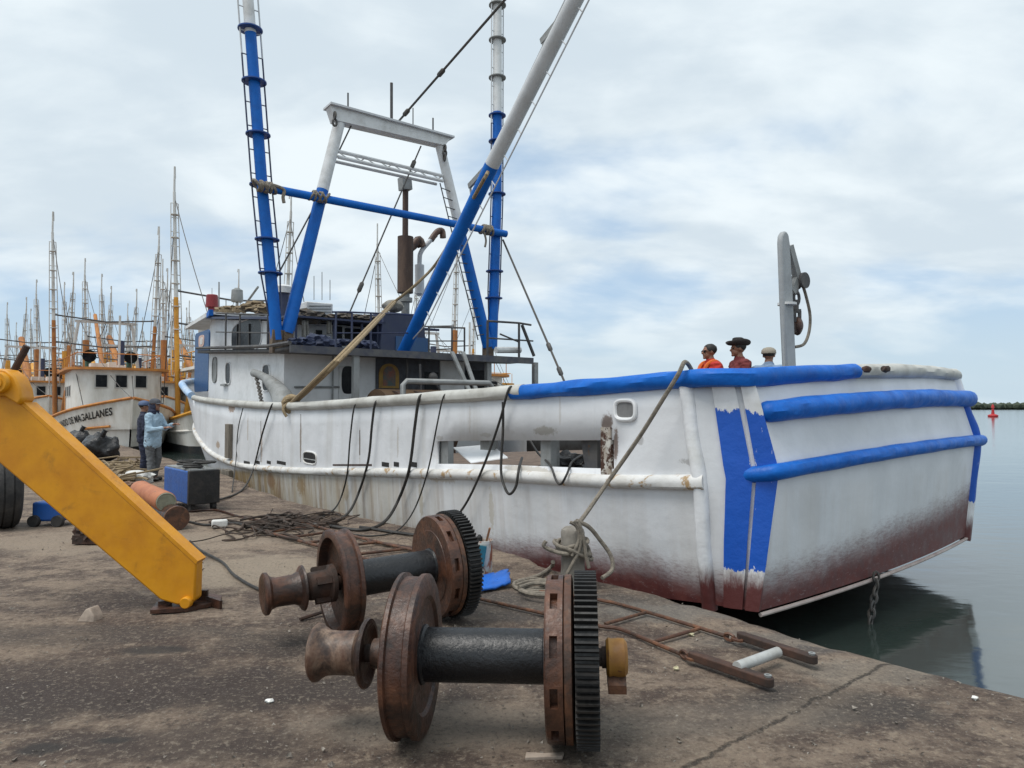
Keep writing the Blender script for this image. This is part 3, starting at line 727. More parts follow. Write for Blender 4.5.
# ------------------------------------------------------------------ deckhouse
S0, S1 = 13.25, 20.4
K0, K1 = .62, 6.28
def zd2(s): return 2.93 + .062 * max(0, s - 13)          # the boat deck rises forward
mb = MB()
q = [(S0, zdeck(S0) - .1), (S1, .9), (S1, zd2(S1) + .05)] + [(s, zd2(s) + .05) for s in (19, 17, 15)] + [(S0, zd2(S0) + .05)]
house = bp('deckhouse', mb.prism([(s, K0, z) for s, z in q], (0, K1 - K0, 0)), M['white'])
def win(px0, px1, y0, y1, k, parent, m=None, fr='white', name='window', depth=.03):
    a = onk(px0, y0, k); b = onk(px1, y1, k); cx = (a.x + b.x) / 2; cz = (a.z + b.z) / 2; w = abs(a.x - b.x) / 2; h = abs(a.z - b.z) / 2
    pts = ring((cx, k - .012, cz), (1, 0, 0), (0, 0, 1), w, h, 0, 0, 32)
    o = bp(name, MB().tube(pts, .022, 6, closed=True), M[fr], parent)
    bp('pane', MB().prism([(p.x, k - .012, p.z) for p in pts], (0, .02, 0)), m or M['glass'], o)
    return o
win(213, 217, 358, 382, K0, house, M['greysteel'], 'greysteel'); win(226, 231, 363, 384, K0, house); win(263, 270, 365, 391, K0, house)
mb = MB(); a = onk(225, 385, K0); mb.box((a.x - .1, K0 - .05, a.z), (.5, .1, .06)); bp('window_sill', mb, M['greysteel'], house)
# aft bulkhead: door, rail, weathered arch of a mural, dark panel painting in the alcove's shade
d0 = ons(341, 366, S0); d1 = ons(354, 394, S0)
dr = bp('door', MB().box((S0 - .02, (d0.y + d1.y) / 2, (1.0 + d0.z) / 2), (.04, d1.y - d0.y + .12, d0.z - 1.0)), M['palewhite'], house)
mb = MB(); pts = ring((S0 - .045, (d0.y + d1.y) / 2, (d0.z + d1.z) / 2), (0, 1, 0), (0, 0, 1), (d1.y - d0.y) / 2, (d0.z - d1.z) / 2, 0, 0)
bp('door_opening', mb.prism(pts, (.03, 0, 0)), M['glass'], dr)
mb = MB(); a = ons(295, 387, S0); b = ons(338, 387, S0); mb.tube([a + Vector((-.06, 0, 0)), b + Vector((-.06, 0, 0))], .025, 8); mb.box((S0 - .03, a.y, a.z), (.06, .04, .04)); mb.box((S0 - .03, b.y, b.z), (.06, .04, .04))
c = ons(332, 352, S0); mb.tube([c + Vector((-.06, 0, 0)), c + Vector((-.06, 0, -1.3))], .025, 8)
bp('grab_rail', mb, M['greysteel'], house)
mb = MB(); a = ons(376, 352, S0 - .03); b = ons(486, 352, S0 - .03); mb.box((S0 - .035, (a.y + b.y) / 2, 1.95), (.05, b.y - a.y, 1.95)); alc = bp('alcove_shade_panel', mb, worn('shaded_grey_panel', (.09, .1, .12), (.05, .05, .06), .5, 3, (.1, .06, .04), .2, 5, rough=.7), house)
def arch(cx, z0, w, h, off):
    return [(off, cx - w, z0), (off, cx + w, z0), (off, cx + w, z0 + h * .6)] + [(off, cx + w * math.cos(t), z0 + h * .6 + h * .4 * math.sin(t)) for t in [math.pi * i / 10 for i in range(1, 10)]] + [(off, cx - w, z0 + h * .6)]
a = ons(379, 388, S0 - .08); b = ons(399, 364, S0 - .08); cx = (a.y + b.y) / 2; w = (b.y - a.y) / 2; h = b.z - a.z
mu = bp('arched_panel', MB().prism(arch(cx, a.z, w, h, S0 - .09), (.03, 0, 0)), worn('dull_gold_paint', (.42, .25, .06), (.28, .17, .06), .5, 6, rough=.7), house)
bp('panel_centre', MB().prism(arch(cx, a.z + .06, w * .62, h * .8, S0 - .1), (.02, 0, 0)), worn('faded_red_green_paint', (.3, .12, .08), (.1, .16, .16), .6, 5, rough=.7), mu)
# low dark door openings right of the mural
mb = MB()
for x0, x1, y0, y1 in ((425, 438, 372, 398), (466, 485, 370, 394)):
    a = ons(x0, y0, S0 - .07); b = ons(x1, y1, S0 - .07); mb.box((S0 - .07, (a.y + b.y) / 2, (a.z + b.z) / 2), (.03, b.y - a.y, a.z - b.z))
each('doorway', mb, M['glass'], house)
mb = MB(); a = ons(440, 362, S0 - .08); b = ons(464, 362, S0 - .08); mb.box((S0 - .08, (a.y + b.y) / 2, 1.95), (.05, b.y - a.y, 1.9)); bp('locker', mb, M['palewhite'], house)
# boat deck slab reaching aft over the working deck
SC = 11.95
mb = MB()
P = [[(s, k, zd2(s)) for k in (.32, 7.12)] for s in (SC, 13, 15, 17, 19, 20.6)]
mb.grid(P); dk = bp('boat_deck', mb, M['darksteel'], solid=.1)
mb = MB(); mb.beam((SC - .02, .3, zd2(SC) - .02), (SC - .02, 7.14, zd2(SC) - .02), .05, .17, (0, 0, 1)); bp('deck_edge', mb, worn('weathered_navy_edge', (.045, .05, .075), (.1, .1, .1), .6, 4, (.12, .08, .06), .2, 6, rough=.6))
mb = MB(); P = [(s, .3, zd2(s) + .11) for s in (SC, 13.5, 15, 17, 19, 20.6)]
mb.tube(P, .05, 6); bp('deck_edge', mb, M['darksteel'])
def post(px, py0, s, w=.12, m='greysteel', k=None):
    p = ons(px, py0, s); return MB().box((s, p.y if k is None else k, (zdeck(s) + zd2(s) - .05) / 2), (w, w, zd2(s) - .05 - zdeck(s)))
for px, s, w, m in ((355.5, SC + .1, .14, 'greysteel'), (535, SC + .1, .13, 'greysteel'), (488, SC + .15, .14, 'greysteel'), (407, SC + .5, .05, 'darksteel')):
    bp('deck_post', post(px, 370, s, w), M[m])
# stair up to the boat deck, grey pipe rail
mb = MB()
for x0, x1 in ((452, 465), (463, 473)):
    a = ons(x0, 352, SC - .15); b = ons(x1, 381, SC - .7); b = b + (b - a) * .9
    mb.beam(a, b, .1, .05)
bp('deck_stair', mb, M['greysteel'])
S9 = 9.5
mb = MB(); a = ons(403, 381, S9); b = ons(492, 380, S9); c = ons(403, 402, S9)
mb.tube([(S9, a.y, zdeck(S9)), (S9, a.y, a.z - .08), (S9, a.y + .08, a.z), (S9, b.y - .08, a.z), (S9, b.y, a.z - .08), (S9, b.y, zdeck(S9))], .06, 10); bp('pipe_rail', mb, M['greysteel'])
# trawl winch under the deck
wn_ = MB(); sW = 11.2
kA = ons(392, 400, sW).y; kB = ons(425, 400, sW).y
zc = 1.22
o = bp('deck_winch', MB().lathe((sW, kA - .5, zc), (0, 1, 0), [(0, .09), (0, .3), (.25, .26), (.5, .3), (.5, .78), (.6, .78), (.6, .4), (kB - kA + .2, .4), (kB - kA + .2, .78), (kB - kA + .3, .78), (kB - kA + .3, .2), (kB - kA + .8, .22), (kB - kA + .8, .09)], 36), M['rustdark'])
mb = MB(); mb.lathe((sW + .3, kA - .25, 1.2), (0, 1, 0), [(0, .66), (0, .84), (.9 + kB - kA, .84), (.9 + kB - kA, .66)], 30); bp('winch_cover', mb, worn('olive_brown_winch_paint', (.09, .05, .02), (.05, .03, .02), .5, 3, rough=.6), o)
mb = MB(); mb.box((sW, (kA + kB) / 2, .7), (1.3, kB - kA + .9, .5)); bp('winch_bed', mb, M['rustdark'], o)
mb = MB(); mb.tube(crom([ons(405, 381, 11.9), ons(420, 384, 11.9), ons(432, 381, 11.9), ons(440, 390, 11.9)], 5), .03, 8); mb.tube([ons(420, 364, 11.9), ons(421, 395, 11.9)], .03, 8); mb.ball(ons(433, 377, 11.9), .12, 2); bp('control_lever', mb, M['darksteel'], o)
# gooseneck vent on the near side deck
g0 = onk(285, 406, .34); pts = [g0 + Vector((0, 0, -.5)), g0, onk(279, 392, .34), onk(268, 380, .34), onk(260, 375, .34), onk(254, 373, .34)]
bp('gooseneck_arm', MB().tube(crom(pts, 5), [.34] * 1 + [.34 - .24 * min(1, i / 16) for i in range(len(crom(pts, 5)) - 1)], 12), M['greysteel'])
a = onk(257, 376, .34); mb = MB()
def chain(mb, pts, link=.09, r=.014):
    pts = [Vector(p) for p in pts]; out = []
    d = 0; tot = sum((pts[i + 1] - pts[i]).length for i in range(len(pts) - 1)); n = max(2, int(tot / (link * .78)))
    cum = [0]
    for i in range(len(pts) - 1): cum.append(cum[-1] + (pts[i + 1] - pts[i]).length)
    def at(x):
        for i in range(len(pts) - 1):
            if x <= cum[i + 1] or i == len(pts) - 2:
                f = (x - cum[i]) / max(1e-6, cum[i + 1] - cum[i]); return pts[i].lerp(pts[i + 1], f), (pts[i + 1] - pts[i]).normalized()
    for i in range(n):
        p, dr = at((i + .5) * tot / n); x, y = frame(dr); sidev = x if i % 2 else y
        el = []
        for q in range(10):
            t = 2 * math.pi * q / 10
            el.append(p + dr * math.cos(t) * link * .55 + sidev * math.sin(t) * link * .32)
        mb.tube(el, r, 5, closed=True)
    return mb
chain(mb, [onk(256, 376, .3), onk(259, 388, .25), onk(262, 404, .1)], .11, .02); bp('arm_chain', mb, M['wire'])

# ------------------------------------------------------------------ wheelhouse on the boat deck
KW = 1.35; KW1 = 5.5
a = onk(214, 318, KW); b = onk(266, 319, KW)
SWF = onk(209, 330, KW).x; SWA = 15.2
zW = a.z - .02
zAft = ons(320, 322, SWA).z
mb = MB(); zf = zd2(19)
q = [(SWA, zd2(SWA) - .05), (SWF, zd2(SWF) - .05), (SWF + .05, zW - .5), (SWF - .35, zW), (SWA, zAft - .05)]
wh = bp('wheelhouse', mb.prism([(s, KW, z) for s, z in q], (0, KW1 - KW, 0)), M['white'])
win(232, 262, 325, 349, KW, wh); 
mb = MB()
for px in (238, 250): p = onk(px, 337, KW); mb.box((p.x, KW - .03, p.z), (.05, .03, .8))
each('window_bar', mb, M['darksteel'], wh)
mb = MB()
q = [(SWA - .35, zAft - .05), (SWF - .2, zW + .02), (SWF - .2, zW + .09), (SWA - .35, zAft + .02)]
rf = bp('wheelhouse_roof', mb.prism([(s, KW - .35, z) for s, z in q], (0, KW1 - KW + .7, 0)), M['navy'], wh)
a = onk(192, 329, KW - .2); b = onk(216, 316, KW - .2)
mb = MB(); mb.prism([(b.x, KW - .3, b.z + .05), (a.x + .2, KW - .3, a.z), (a.x + .2, KW - .3, a.z + .07), (b.x, KW - .3, b.z + .14)], (0, KW1 - KW + .6, 0))
vz = bp('visor', mb, M['palewhite'], wh)
mb = MB(); mb.prism([(b.x - .02, KW - .42, b.z + .02), (a.x + .1, KW - .42, a.z - .01), (a.x + .1, KW - .42, a.z + .09), (b.x - .02, KW - .42, b.z + .17)], (0, .1, 0)); bp('visor_trim', mb, M['palewhite'], vz); mb = MB(); mb.prism([(b.x - .06, KW - .44, b.z + .0), (b.x + .3, KW - .44, b.z - .05), (b.x + .3, KW - .44, b.z + .1), (b.x - .06, KW - .44, b.z + .2)], (0, .14, 0)); bp('visor_end', mb, M['bluepole'], vz)
# aft face of the wheelhouse and clutter on its rear platform
a = ons(306, 322, SWA - .05); b = ons(375, 346, SWA - .05)
mb = MB(); mb.box((SWA - .03, (a.y + b.y) / 2, zAft - .5), (.05, b.y - a.y, .75)); bp('aft_panel', mb, M['palewhite'], wh)
mb = MB()
for x0, x1, y0, y1 in ((316, 322, 330, 340), (345, 362, 328, 342), (333, 342, 326, 346)):
    a = ons(x0, y0, SWA - .08); b = ons(x1, y1, SWA - .08); mb.box((SWA - .08, (a.y + b.y) / 2, (a.z + b.z) / 2), (.03, b.y - a.y, a.z - b.z))
each('aft_window', mb, M['glass'], wh)
mb = MB()
for px in (270, 296, 334, 362, 378):
    p = ons(px, 330, SWA - .9); mb.tube([(SWA - .9, p.y, zd2(SWA)), (SWA - .9, p.y, zAft - .05)], .035, 8)
each('awning_post', mb, M['navy'], wh)
mb = MB(); p0 = ons(290, 322, SWA - 1); p1 = ons(384, 320, SWA - 1); mb.prism([(SWA - 1.1, p0.y - .1, zAft - .06), (SWA - 1.1, p1.y, zAft - .06), (SWA - .36, p1.y, zAft - .05), (SWA - .36, p0.y - .1, zAft - .05)], (0, 0, .05)); bp('awning_roof', mb, M['navy'], wh)
# front panel with a painted oval
a = onk(195, 334, .72); b = onk(208, 391, .72)
def rrect(x0, x1, z0, z1, k, rr=.16):
    out = []
    for cx, cz, a0 in ((x1 - rr, z1 - rr, 0), (x0 + rr, z1 - rr, 90), (x0 + rr, z0 + rr, 180), (x1 - rr, z0 + rr, 270)):
        for i in range(5): t = R(a0 + i * 22.5); out.append((cx + rr * math.cos(t), k, cz + rr * math.sin(t)))
    return out
pan = bp('side_light_board', MB().prism(rrect(b.x, a.x, b.z, a.z, .72), (0, .05, 0)), M['panelblue'])
c = onk(201, 341, .7); bp('painted_oval', MB().prism(ring((c.x, .705, c.z), (1, 0, 0), (0, 0, 1), .38, .2, 0, 0), (0, .02, 0)), worn('faded_pink_paint', (.6, .42, .36), (.5, .35, .3), .5, 5, rough=.6), pan)
c = onk(201, 341, .69); bp('oval_centre', MB().prism(ring((c.x, .695, c.z), (1, 0, 0), (0, 0, 1), .17, .12, 0, 0), (0, .02, 0)), M['palewhite'], pan)
# rails along the boat deck
def rail(pxs, k=None, s=None, tops=(), m='navy', mids=(), r=.022, name='hand_rail', zb=None):
    mb = MB()
    pt = (lambda x, y: onk(x, y, k)) if k is not None else (lambda x, y: ons(x, y, s))
    A = [pt(x, y) for x, y in tops]; mb.tube(A, r, 8)
    for md in mids: mb.tube([pt(x, y) for x, y in md], r * .8, 6)
    for x in pxs:
        for i in range(len(tops) - 1):
            if min(tops[i][0], tops[i + 1][0]) <= x <= max(tops[i][0], tops[i + 1][0]):
                f = (x - tops[i][0]) / (tops[i + 1][0] - tops[i][0] or 1); p = pt(x, tops[i][1] + f * (tops[i + 1][1] - tops[i][1]))
                mb.tube([p, (p.x, p.y, zd2(max(p.x, 12)))], r * 1.2, 6); break
    return bp(name, mb, M[m])
rail((226, 240, 268), k=.45, tops=((216, 313), (270, 315)), mids=(((216, 332), (270, 333)),), m='darksteel')
rail((336, 352, 371, 420), s=SC + .15, tops=((332, 312), (345, 312), (419, 315)), mids=(((336, 333), (420, 333)),))
rail((429, 452, 464.5), s=SC + .15, tops=((428, 327), (465, 328)), mids=(((428, 341), (465, 341)),), m='darksteel')
rail((477, 487.5, 519), s=SC + .1, tops=((487.5, 321), (519, 323), (531, 325)), mids=(((487.5, 338), (533, 341)), ((500, 334), (519, 342))), m='darksteel', r=.03)
a = ons(522, 325, SC + .1); b = ons(534, 356, SC + .1); bp('rail_brace', MB().tube([a, b], .045, 8), M['darksteel'])
mb = MB(); a = ons(496, 350, SC + .25); b = ons(520, 350, SC + .25); mb.tube([a, b], .09, 10); bp('raft_tube', mb, M['palewhite'])

M['navyblue'] = worn('dark_blue_collar_paint', (.008, .06, .26), (.01, .05, .2), .4, 4, rough=.45, bump=.1)
# ------------------------------------------------------------------ gantry, outriggers, boom
SG = 13.15
def tap(a, b, r0, r1, n=14): return MB().tube([a, b], [r0, r1], n)
gan = bp('gantry', MB().prism([(SG - .16, *ons(328, 107, SG)[1:]), (SG - .16, *ons(333, 122, SG)[1:]), (SG - .16, *ons(442, 147, SG)[1:]), (SG - .16, *ons(449, 139, SG)[1:])], (.32, 0, 0)), M['palewhite'])
a = ons(327, 106, SG); b = ons(450, 139.5, SG); mb = MB(); mb.beam(a, b, .5, .05, (0, 0, 1)); bp('gantry_cap', mb, M['boomgrey'], gan)
def leg(b0, t0, split, w0, w1):
    B = ons(*b0, SG); T_ = ons(*t0, SG); f = (split - b0[1]) / (t0[1] - b0[1]); m_ = B.lerp(T_, f); wm_ = w0 + (w1 - w0) * f
    lo = bp('gantry_leg', tap(B, m_, w0, wm_), M['bluepole'], gan); bp('upper_leg', tap(m_, T_, wm_, w1), M['palewhite'], gan); return B, T_
nB, nT = leg((287, 333), (342, 112), 193, .155, .14)
fB, fT = leg((488, 347), (438, 138), 222, .155, .13)
mb = MB()
for p in (nB, fB, Vector((SG, ons(276, 340, SG).y, nB.z))): mb.box((SG, p.y, (zd2(SG) + p.z) / 2), (.24, .24, p.z - zd2(SG) + .1))
each('mast_step', mb, worn('rusty_tan_step', (.16, .12, .08), (.07, .05, .04), .6, 6, (.05, .025, .015), .3, 9, rough=.8), gan)
# lattice walkway between the legs
mb = MB(); A = [ons(337, 151, SG), ons(338, 157, SG)]; B = [ons(443, 176, SG), ons(443, 181, SG)]
for i in range(2): mb.tube([A[i], B[i]], .045, 6)
for i in range(9):
    f = i / 8; mb.tube([A[0].lerp(B[0], f), A[1].lerp(B[1], min(1, f + .1))], .016, 5); 
P2 = [v + Vector((.35, 0, 0)) for v in A + B]; mb.tube([P2[0], P2[2]], .04, 6); mb.tube([P2[1], P2[3]], .04, 6)
for i in range(5): f = i / 4; mb.tube([A[0].lerp(B[0], f), P2[0].lerp(P2[2], f)], .016, 5)
bp('gantry_walkway', mb, M['palewhite'], gan)
# ladder up the far leg
mb = MB(); A0 = ons(440, 183, SG - .1); A1 = ons(478, 340, SG - .1); off = Vector((0, -.0, 0))
C0 = ons(446, 186, SG - .1); C1 = ons(484, 338, SG - .1)
mb.tube([A0, A1], .018, 6)
for i in range(17): f = (i + .5) / 17; mb.tube([A0.lerp(A1, f), C0.lerp(C1, f) + Vector((0, .1, 0))], .014, 5)
bp('leg_ladder', mb, M['darksteel'], gan)
mb = MB()
for (x, y0, y1, r) in ((348, 93, 112, .022), (391.5, 83, 122, .04), (433, 118, 134, .022), (413, 108, 126, .015)):
    mb.tube([ons(x, y0, SG), ons(x, y1, SG)], r, 8)
each('gantry_post', mb, M['darksteel'], gan)
mb = MB()
for x, y in ((335, 112), (445, 146)): bp('shackle_chain', chain(MB(), [ons(x, y, SG - .2), ons(x - .5, y + 14, SG - .2)], .16, .03), M['wire'], gan)
# crossbar lashed between the outriggers
a = ons(258, 186, SG - .25); b = ons(506, 234, SG - .25)
bp('cross_bar', tap(a, b, .1, .1, 12), M['bluepole'], gan)
def wrap(c, ax, r, n=7, w=.05, rr=.035, seed=1):
    rnd = random.Random(seed); mb = MB(); x, y = frame(ax)
    for i in range(n):
        o = Vector(c) + Vector(ax).normalized() * (i - n / 2) * w; tl = rnd.uniform(-.1, .1)
        mb.tube([o + (x * math.cos(t) + y * math.sin(t)) * (r + rnd.uniform(0, .02)) + Vector(ax).normalized() * math.sin(t) * tl for t in [2 * math.pi * q / 12 for q in range(12)]], rr, 6, closed=True)
    return mb
axb = (b - a)
mb = wrap(ons(266, 187, SG - .25), axb, .1, 8, .05, .035, 2)
bp('bar_lashing', wrap(ons(320, 197, SG - .25), axb, .1, 6, .07, .03, 3), M['ropegrey'], gan)
lz = wrap(ons(487, 230, SG - .25), axb, .11, 7, .05, .035, 4); lz.tube(crom([ons(484, 232, SG - .35), ons(486, 240, SG - .35), ons(485, 247, SG - .35)], 4), .03, 7); bp('bar_lashing', lz, M['ropegrey'], gan)
mb.tube(crom([ons(270, 185, SG - .35), ons(276, 186, SG - .35), ons(284, 190, SG - .35), ons(283, 197, SG - .35), ons(284, 203, SG - .35)], 4), .04, 7)
bp('bar_lashing', mb, M['ropegrey'], gan)
def outrigger(base, knee, top, r, split_y, collars, gap, name='outrigger'):
    """pole with a climbing frame of two rails, rungs and round collars"""
    B = ons(*base, SG); K = ons(*knee, SG); T_ = ons(*top, SG); E = T_ + (T_ - K).normalized() * 3.6
    f = (split_y - knee[1]) / (top[1] - knee[1]); m_ = K.lerp(T_, f)
    root = bp(name, MB().tube([B, K, m_], [r * 1.1, r, r], 14), M['bluepole'])
    bp('pole_top', MB().tube([m_, E], [r, r * .8], 14), M['palewhite'], root)
    path = [B, K, E]
    tot = [(K - B).length, (E - K).length]
    def at(z):
        if z <= K.z: return B.lerp(K, (z - B.z) / (K.z - B.z))
        return K.lerp(E, (z - K.z) / (E.z - K.z))
    zs = [B.z + .55 + .55 * i for i in range(int((E.z - B.z) / .55) - 1)]
    blu = MB(); whi = MB()
    for sgn in (-1, 1):
        prev = None
        for z in zs:
            g_ = gap * min(1, .35 + .65 * (z - B.z) / 1.6)
            p = at(z) + Vector((0, sgn * g_, 0))
            tgt = blu if z <= m_.z else whi
            if prev is not None: tgt.tube([prev, p], .02, 6)
            tgt.tube([at(z), p], .014, 5); prev = p
    bp('climbing_frame', blu, M['navy'], root); bp('climbing_frame', whi, M['boomgrey'], root)
    for y in collars:
        z = ons(base[0], y, SG).z; c = at(z); low = z <= m_.z + .1
        bp('collar', MB().lathe(c, (0, 0, 1), [(-.014, r), (-.014, gap + .045), (.014, gap + .045), (.014, r)], 24), M['navyblue'] if low else M['greysteel'], root)
    return root
outrigger((277, 340), (262, 187), (248, 0), .13, 33, (38, 88, 139, 188, 241, 274), .235)
outrigger((492, 349), (497, 200), (497.5, 0), .14, 113, (3, 38, 76, 114, 140, 193, 233, 271, 298), .21)
# main boom along the centre line
BB = onk(403, 352, KC); BS = onk(492, 165, KC); BT = onk(575, 0, KC); BE = BT + (BT - BS).normalized() * 3.0
boom = bp('cargo_boom', MB().tube([BB, BS], [.15, .16], 16), M['bluepole'])
bp('upper_boom', MB().tube([BS, BE], [.16, .15], 16), M['boomgrey'], boom)
mb = MB(); bd_ = (BE - BB).normalized(); sd_ = Vector((0, 1, 0)); upn = bd_.cross(sd_).normalized()
for sgn in (-1, 1):
    o = upn * (.33 * sgn); A = BB + bd_ * 1.2 + o; Bq = BE - bd_ * .3 + o
    mb.tube([BB + bd_ * .2, A], .016, 6); mb.tube([A, Bq], .017, 6)
    for i in range(17): p = A.lerp(Bq, (i + .5) / 17); mb.tube([p, p - o * .55], .013, 5)
bp('boom_guard', mb, M['boomgrey'], boom)
mb = MB()
for px, py in ((484, 170), (561, 18)):
    mb = MB(); c = onk(px, py, KC)
    u = Vector((.45, 0, -.16)).normalized()
    mb.beam(c + u * .62, c - u * .62, .12, .06, (0, 1, 0))
    for sg in (-1, 1): mb.beam(c + u * .58 * sg, c + u * .1 * sg - bd_ * .55, .04, .03)
    bp('boom_crossbar', mb, M['greysteel'], boom)


# funnel casing, exhaust stack, silver pipes, roof gear
SF = 14.1
def srect(x0, x1, y0, y1, s, ds, taper=0):
    a = ons(x0, y0, s); b = ons(x1, y1, s)
    return MB().add([(s, a.y + taper, a.z), (s, b.y - taper, a.z), (s, b.y, b.z), (s, a.y, b.z), (s + ds, a.y + taper, a.z), (s + ds, b.y - taper, a.z), (s + ds, b.y, b.z), (s + ds, a.y, b.z)],
        [[0,1,2,3],[7,6,5,4],[0,4,5,1],[1,5,6,2],[2,6,7,3],[3,7,4,0]])
fun = bp('funnel_casing', srect(380, 427, 311, 356, SF, 1.5, .1), M['navy'], bevel=.03)
mb = MB(); a = ons(398, 308, SF + .3); c = ons(406, 300, SF + .6)
mb = srect(396, 428, 336, 352, SF - .03, .02); bp('casing_panel', mb, M['panelblue'], fun)
def vpipe(x, y0, y1, r, s, m, name, par, n=14):
    a = ons(x, y0, s); b = ons(x, y1, s); return bp(name, MB().tube([(s, a.y, a.z), (s, a.y, b.z)], r, n), M[m], par)
SX = SF + .6
ex = vpipe(405.5, 237, 293, .23, SX, 'stack', 'exhaust_silencer', None, 20)
vpipe(405.5, 191, 240, .085, SX, 'stack', 'exhaust_pipe', ex); vpipe(405.5, 290, 314, .12, SX, 'greysteel', 'exhaust_base', ex)
a = ons(405.5, 300, SX); mb = MB().lathe((SX, a.y, a.z), (0, 0, 1), [(-.06, .1), (-.06, .2), (.06, .2), (.06, .1)], 18); bp('pipe_flange', mb, M['greysteel'], ex)
a = ons(405, 184, SX); bp('rain_cap', MB().box((SX, a.y, a.z), (.3, .3, .36), Matrix.Rotation(R(6), 3, 'X')), M['greysteel'], ex)
mb = MB(); S2 = SF + .9
pp = [ons(419.5, 296, S2), ons(419.5, 262, S2), ons(421, 252, S2), ons(428, 243, S2), ons(436, 235, S2)]
mb.tube(crom(pp, 4), .07, 12); mb.tube([ons(419.5, 294, S2), ons(419.5, 265, S2)], .14, 14); sp_ = bp('silver_exhaust', mb, M['boomgrey'])
mb = MB(); mb.tube(crom([ons(431, 240, S2), ons(437, 232, S2), ons(442, 231, S2), ons(443, 238, S2)], 4), .095, 12); mb.tube(crom([ons(409, 249, S2), ons(414, 245, S2), ons(419, 240, S2), ons(422, 247, S2)], 4), .13, 12); each('exhaust_elbow', mb, M['rustworn'], sp_)
mb = MB(); c = ons(393, 306, SF + .4); mb.ball(c, .3, 3, (.9, 1, .6), .25); bp('funnel_cover', mb, M['tarp_grey'], fun)
# gear on the wheelhouse roof
AS = SWA - .1
ac = bp('roof_box', srect(306, 333, 301, 318, AS + .8, 1.1), M['palewhite'], wh, bevel=.03)
mb = MB(); a = ons(310, 308, AS + .79); b = ons(330, 308, AS + .79)
for y in (306, 309, 312): mb.beam(ons(309, y, AS + .79), ons(331, y, AS + .79), .02, .03)
bp('box_slat', mb, M['greysteel'], ac)
vp = vpipe(283.5, 290, 325, .16, SWA + .6, 'navy', 'vent_pipe', wh)
a = ons(283.5, 289, SWA + .6); bp('vent_cap', MB().lathe((SWA + .6, a.y, a.z), (0, 0, 1), [(-.12, .24), (.05, .25), (.1, .18)], 20), M['palewhite'], vp)
p = onk(237, 306, 2.4); lp = bp('search_light', MB().lathe((p.x, 2.4, p.z - .35), (0, 0, 1), [(0, .03), (.5, .03), (.5, .2), (.58, .22), (.95, .2), (1.0, .1), (1.02, .1), (1.03, .05)], 16), M['greysteel'], wh)
p = onk(212, 305, 2.4); lp = bp('red_lamp', MB().lathe((p.x, 2.4, p.z - .1), (0, 0, 1), [(-.25, .16), (0, .16), (0, .26), (.5, .23), (.53, .2)], 16), worn('red_lamp_paint', (.22, .015, .02), (.16, .012, .015), .4, 5, rough=.4), wh)
mb = MB()
for x, y0, y1, r in ((219, 282, 315, .03), (212, 288, 305, .012), (322, 272, 300, .012), (330, 280, 300, .012), (314, 276, 300, .012), (226, 300, 312, .02)):
    a = onk(x, y1, 2.8); b = onk(x, y0, 2.8); mb.tube([a, b], r, 6)
a = onk(245, 305, 2.6); b = onk(258, 287, 2.6); mb.tube([a, b], .04, 8)
each('aerial', mb, M['greysteel'], wh)
def heap(pxs, k, r, seed, name, m, par, sx=(1.6, 1.3, .5), s=None):
    rnd = random.Random(seed); mb = MB()
    for x, y in pxs:
        c = onk(x, y, k) if s is None else ons(x, y, s)
        mb.ball(c, r * rnd.uniform(.7, 1.2), 3, (sx[0] * rnd.uniform(.7, 1.2), sx[1], sx[2] * rnd.uniform(.7, 1.3)), .55, 2.5)
    return bp(name, mb, m, par)
heap([(224, 310), (232, 309), (240, 310), (248, 308), (256, 307), (263, 309), (268, 311)], 2.2, .3, 3, 'roof_net', M['tarp_tan'], wh)
heap([(300, 318), (308, 317), (320, 318), (335, 318), (346, 317), (357, 318), (366, 319)], None, .25, 5, 'roof_net', worn('dark_net_heap', (.07, .065, .06), (.14, .11, .08), .5, 9, rough=.95, bump=.8), wh, s=SWA - .6)
heap([(296, 342), (308, 343), (320, 342), (332, 344), (344, 342), (356, 344), (368, 345)], None, .2, 8, 'deck_clutter', M['navy'], None, (1.2, 1.3, .7), s=SC + 1.0)
mb = MB()
for x0, x1, y0, y1 in ((302, 308, 320, 338), (327, 331, 320, 334)):
    P = []
    for i in range(7):
        row = []
        for j in range(7):
            q = ons(x0 + (x1 - x0) * j / 6, y0 + (y1 - y0) * i / 6, SWA - .9); q.x += .06 * math.sin(j * 1.7 + x0) * (i / 6 + .3); row.append(q)
        P.append(row)
    mb.grid(P)
for q in islands(mb): bp('hanging_cloth', q, M['tarp_grey'], wh, solid=.01)

# stern davit
SDV = .75
a = ons(790, 366, SDV); b = ons(785, 234, SDV)
def dvw(px0, px1, y): return ons(px0, y, SDV).y, ons(px1, y, SDV).y, ons(px0, y, SDV).z
out = []
Lf = [(784.5, 376), (781, 300), (779, 243), (779.5, 236), (782, 231.5)]; Rt = [(784, 231.5), (786.5, 235), (788, 245), (791, 300), (794.5, 376)]
out = [ons(x, y, SDV) for x, y in Lf + Rt]
dv = bp('stern_davit', MB().prism([p + Vector((-.03, 0, 0)) for p in out], (.06, 0, 0)), worn('grey_davit_paint', (.34, .36, .37), (.26, .27, .28), .5, 3, (.18, .13, .1), .1, 5, rough=.5, bump=.15), bevel=.02)
mb = MB(); tri = [ons(789.5, 246, SDV), ons(797, 274, SDV), ons(796, 280, SDV), ons(792, 296, SDV), ons(791, 270, SDV)]
mb.beam(ons(789, 246, SDV), ons(797.5, 278, SDV), .08, .06, (1, 0, 0)); mb.beam(ons(797.5, 278, SDV), ons(792, 292, SDV), .08, .05, (1, 0, 0)); bp('davit_bracket', mb, M['greysteel'], dv)
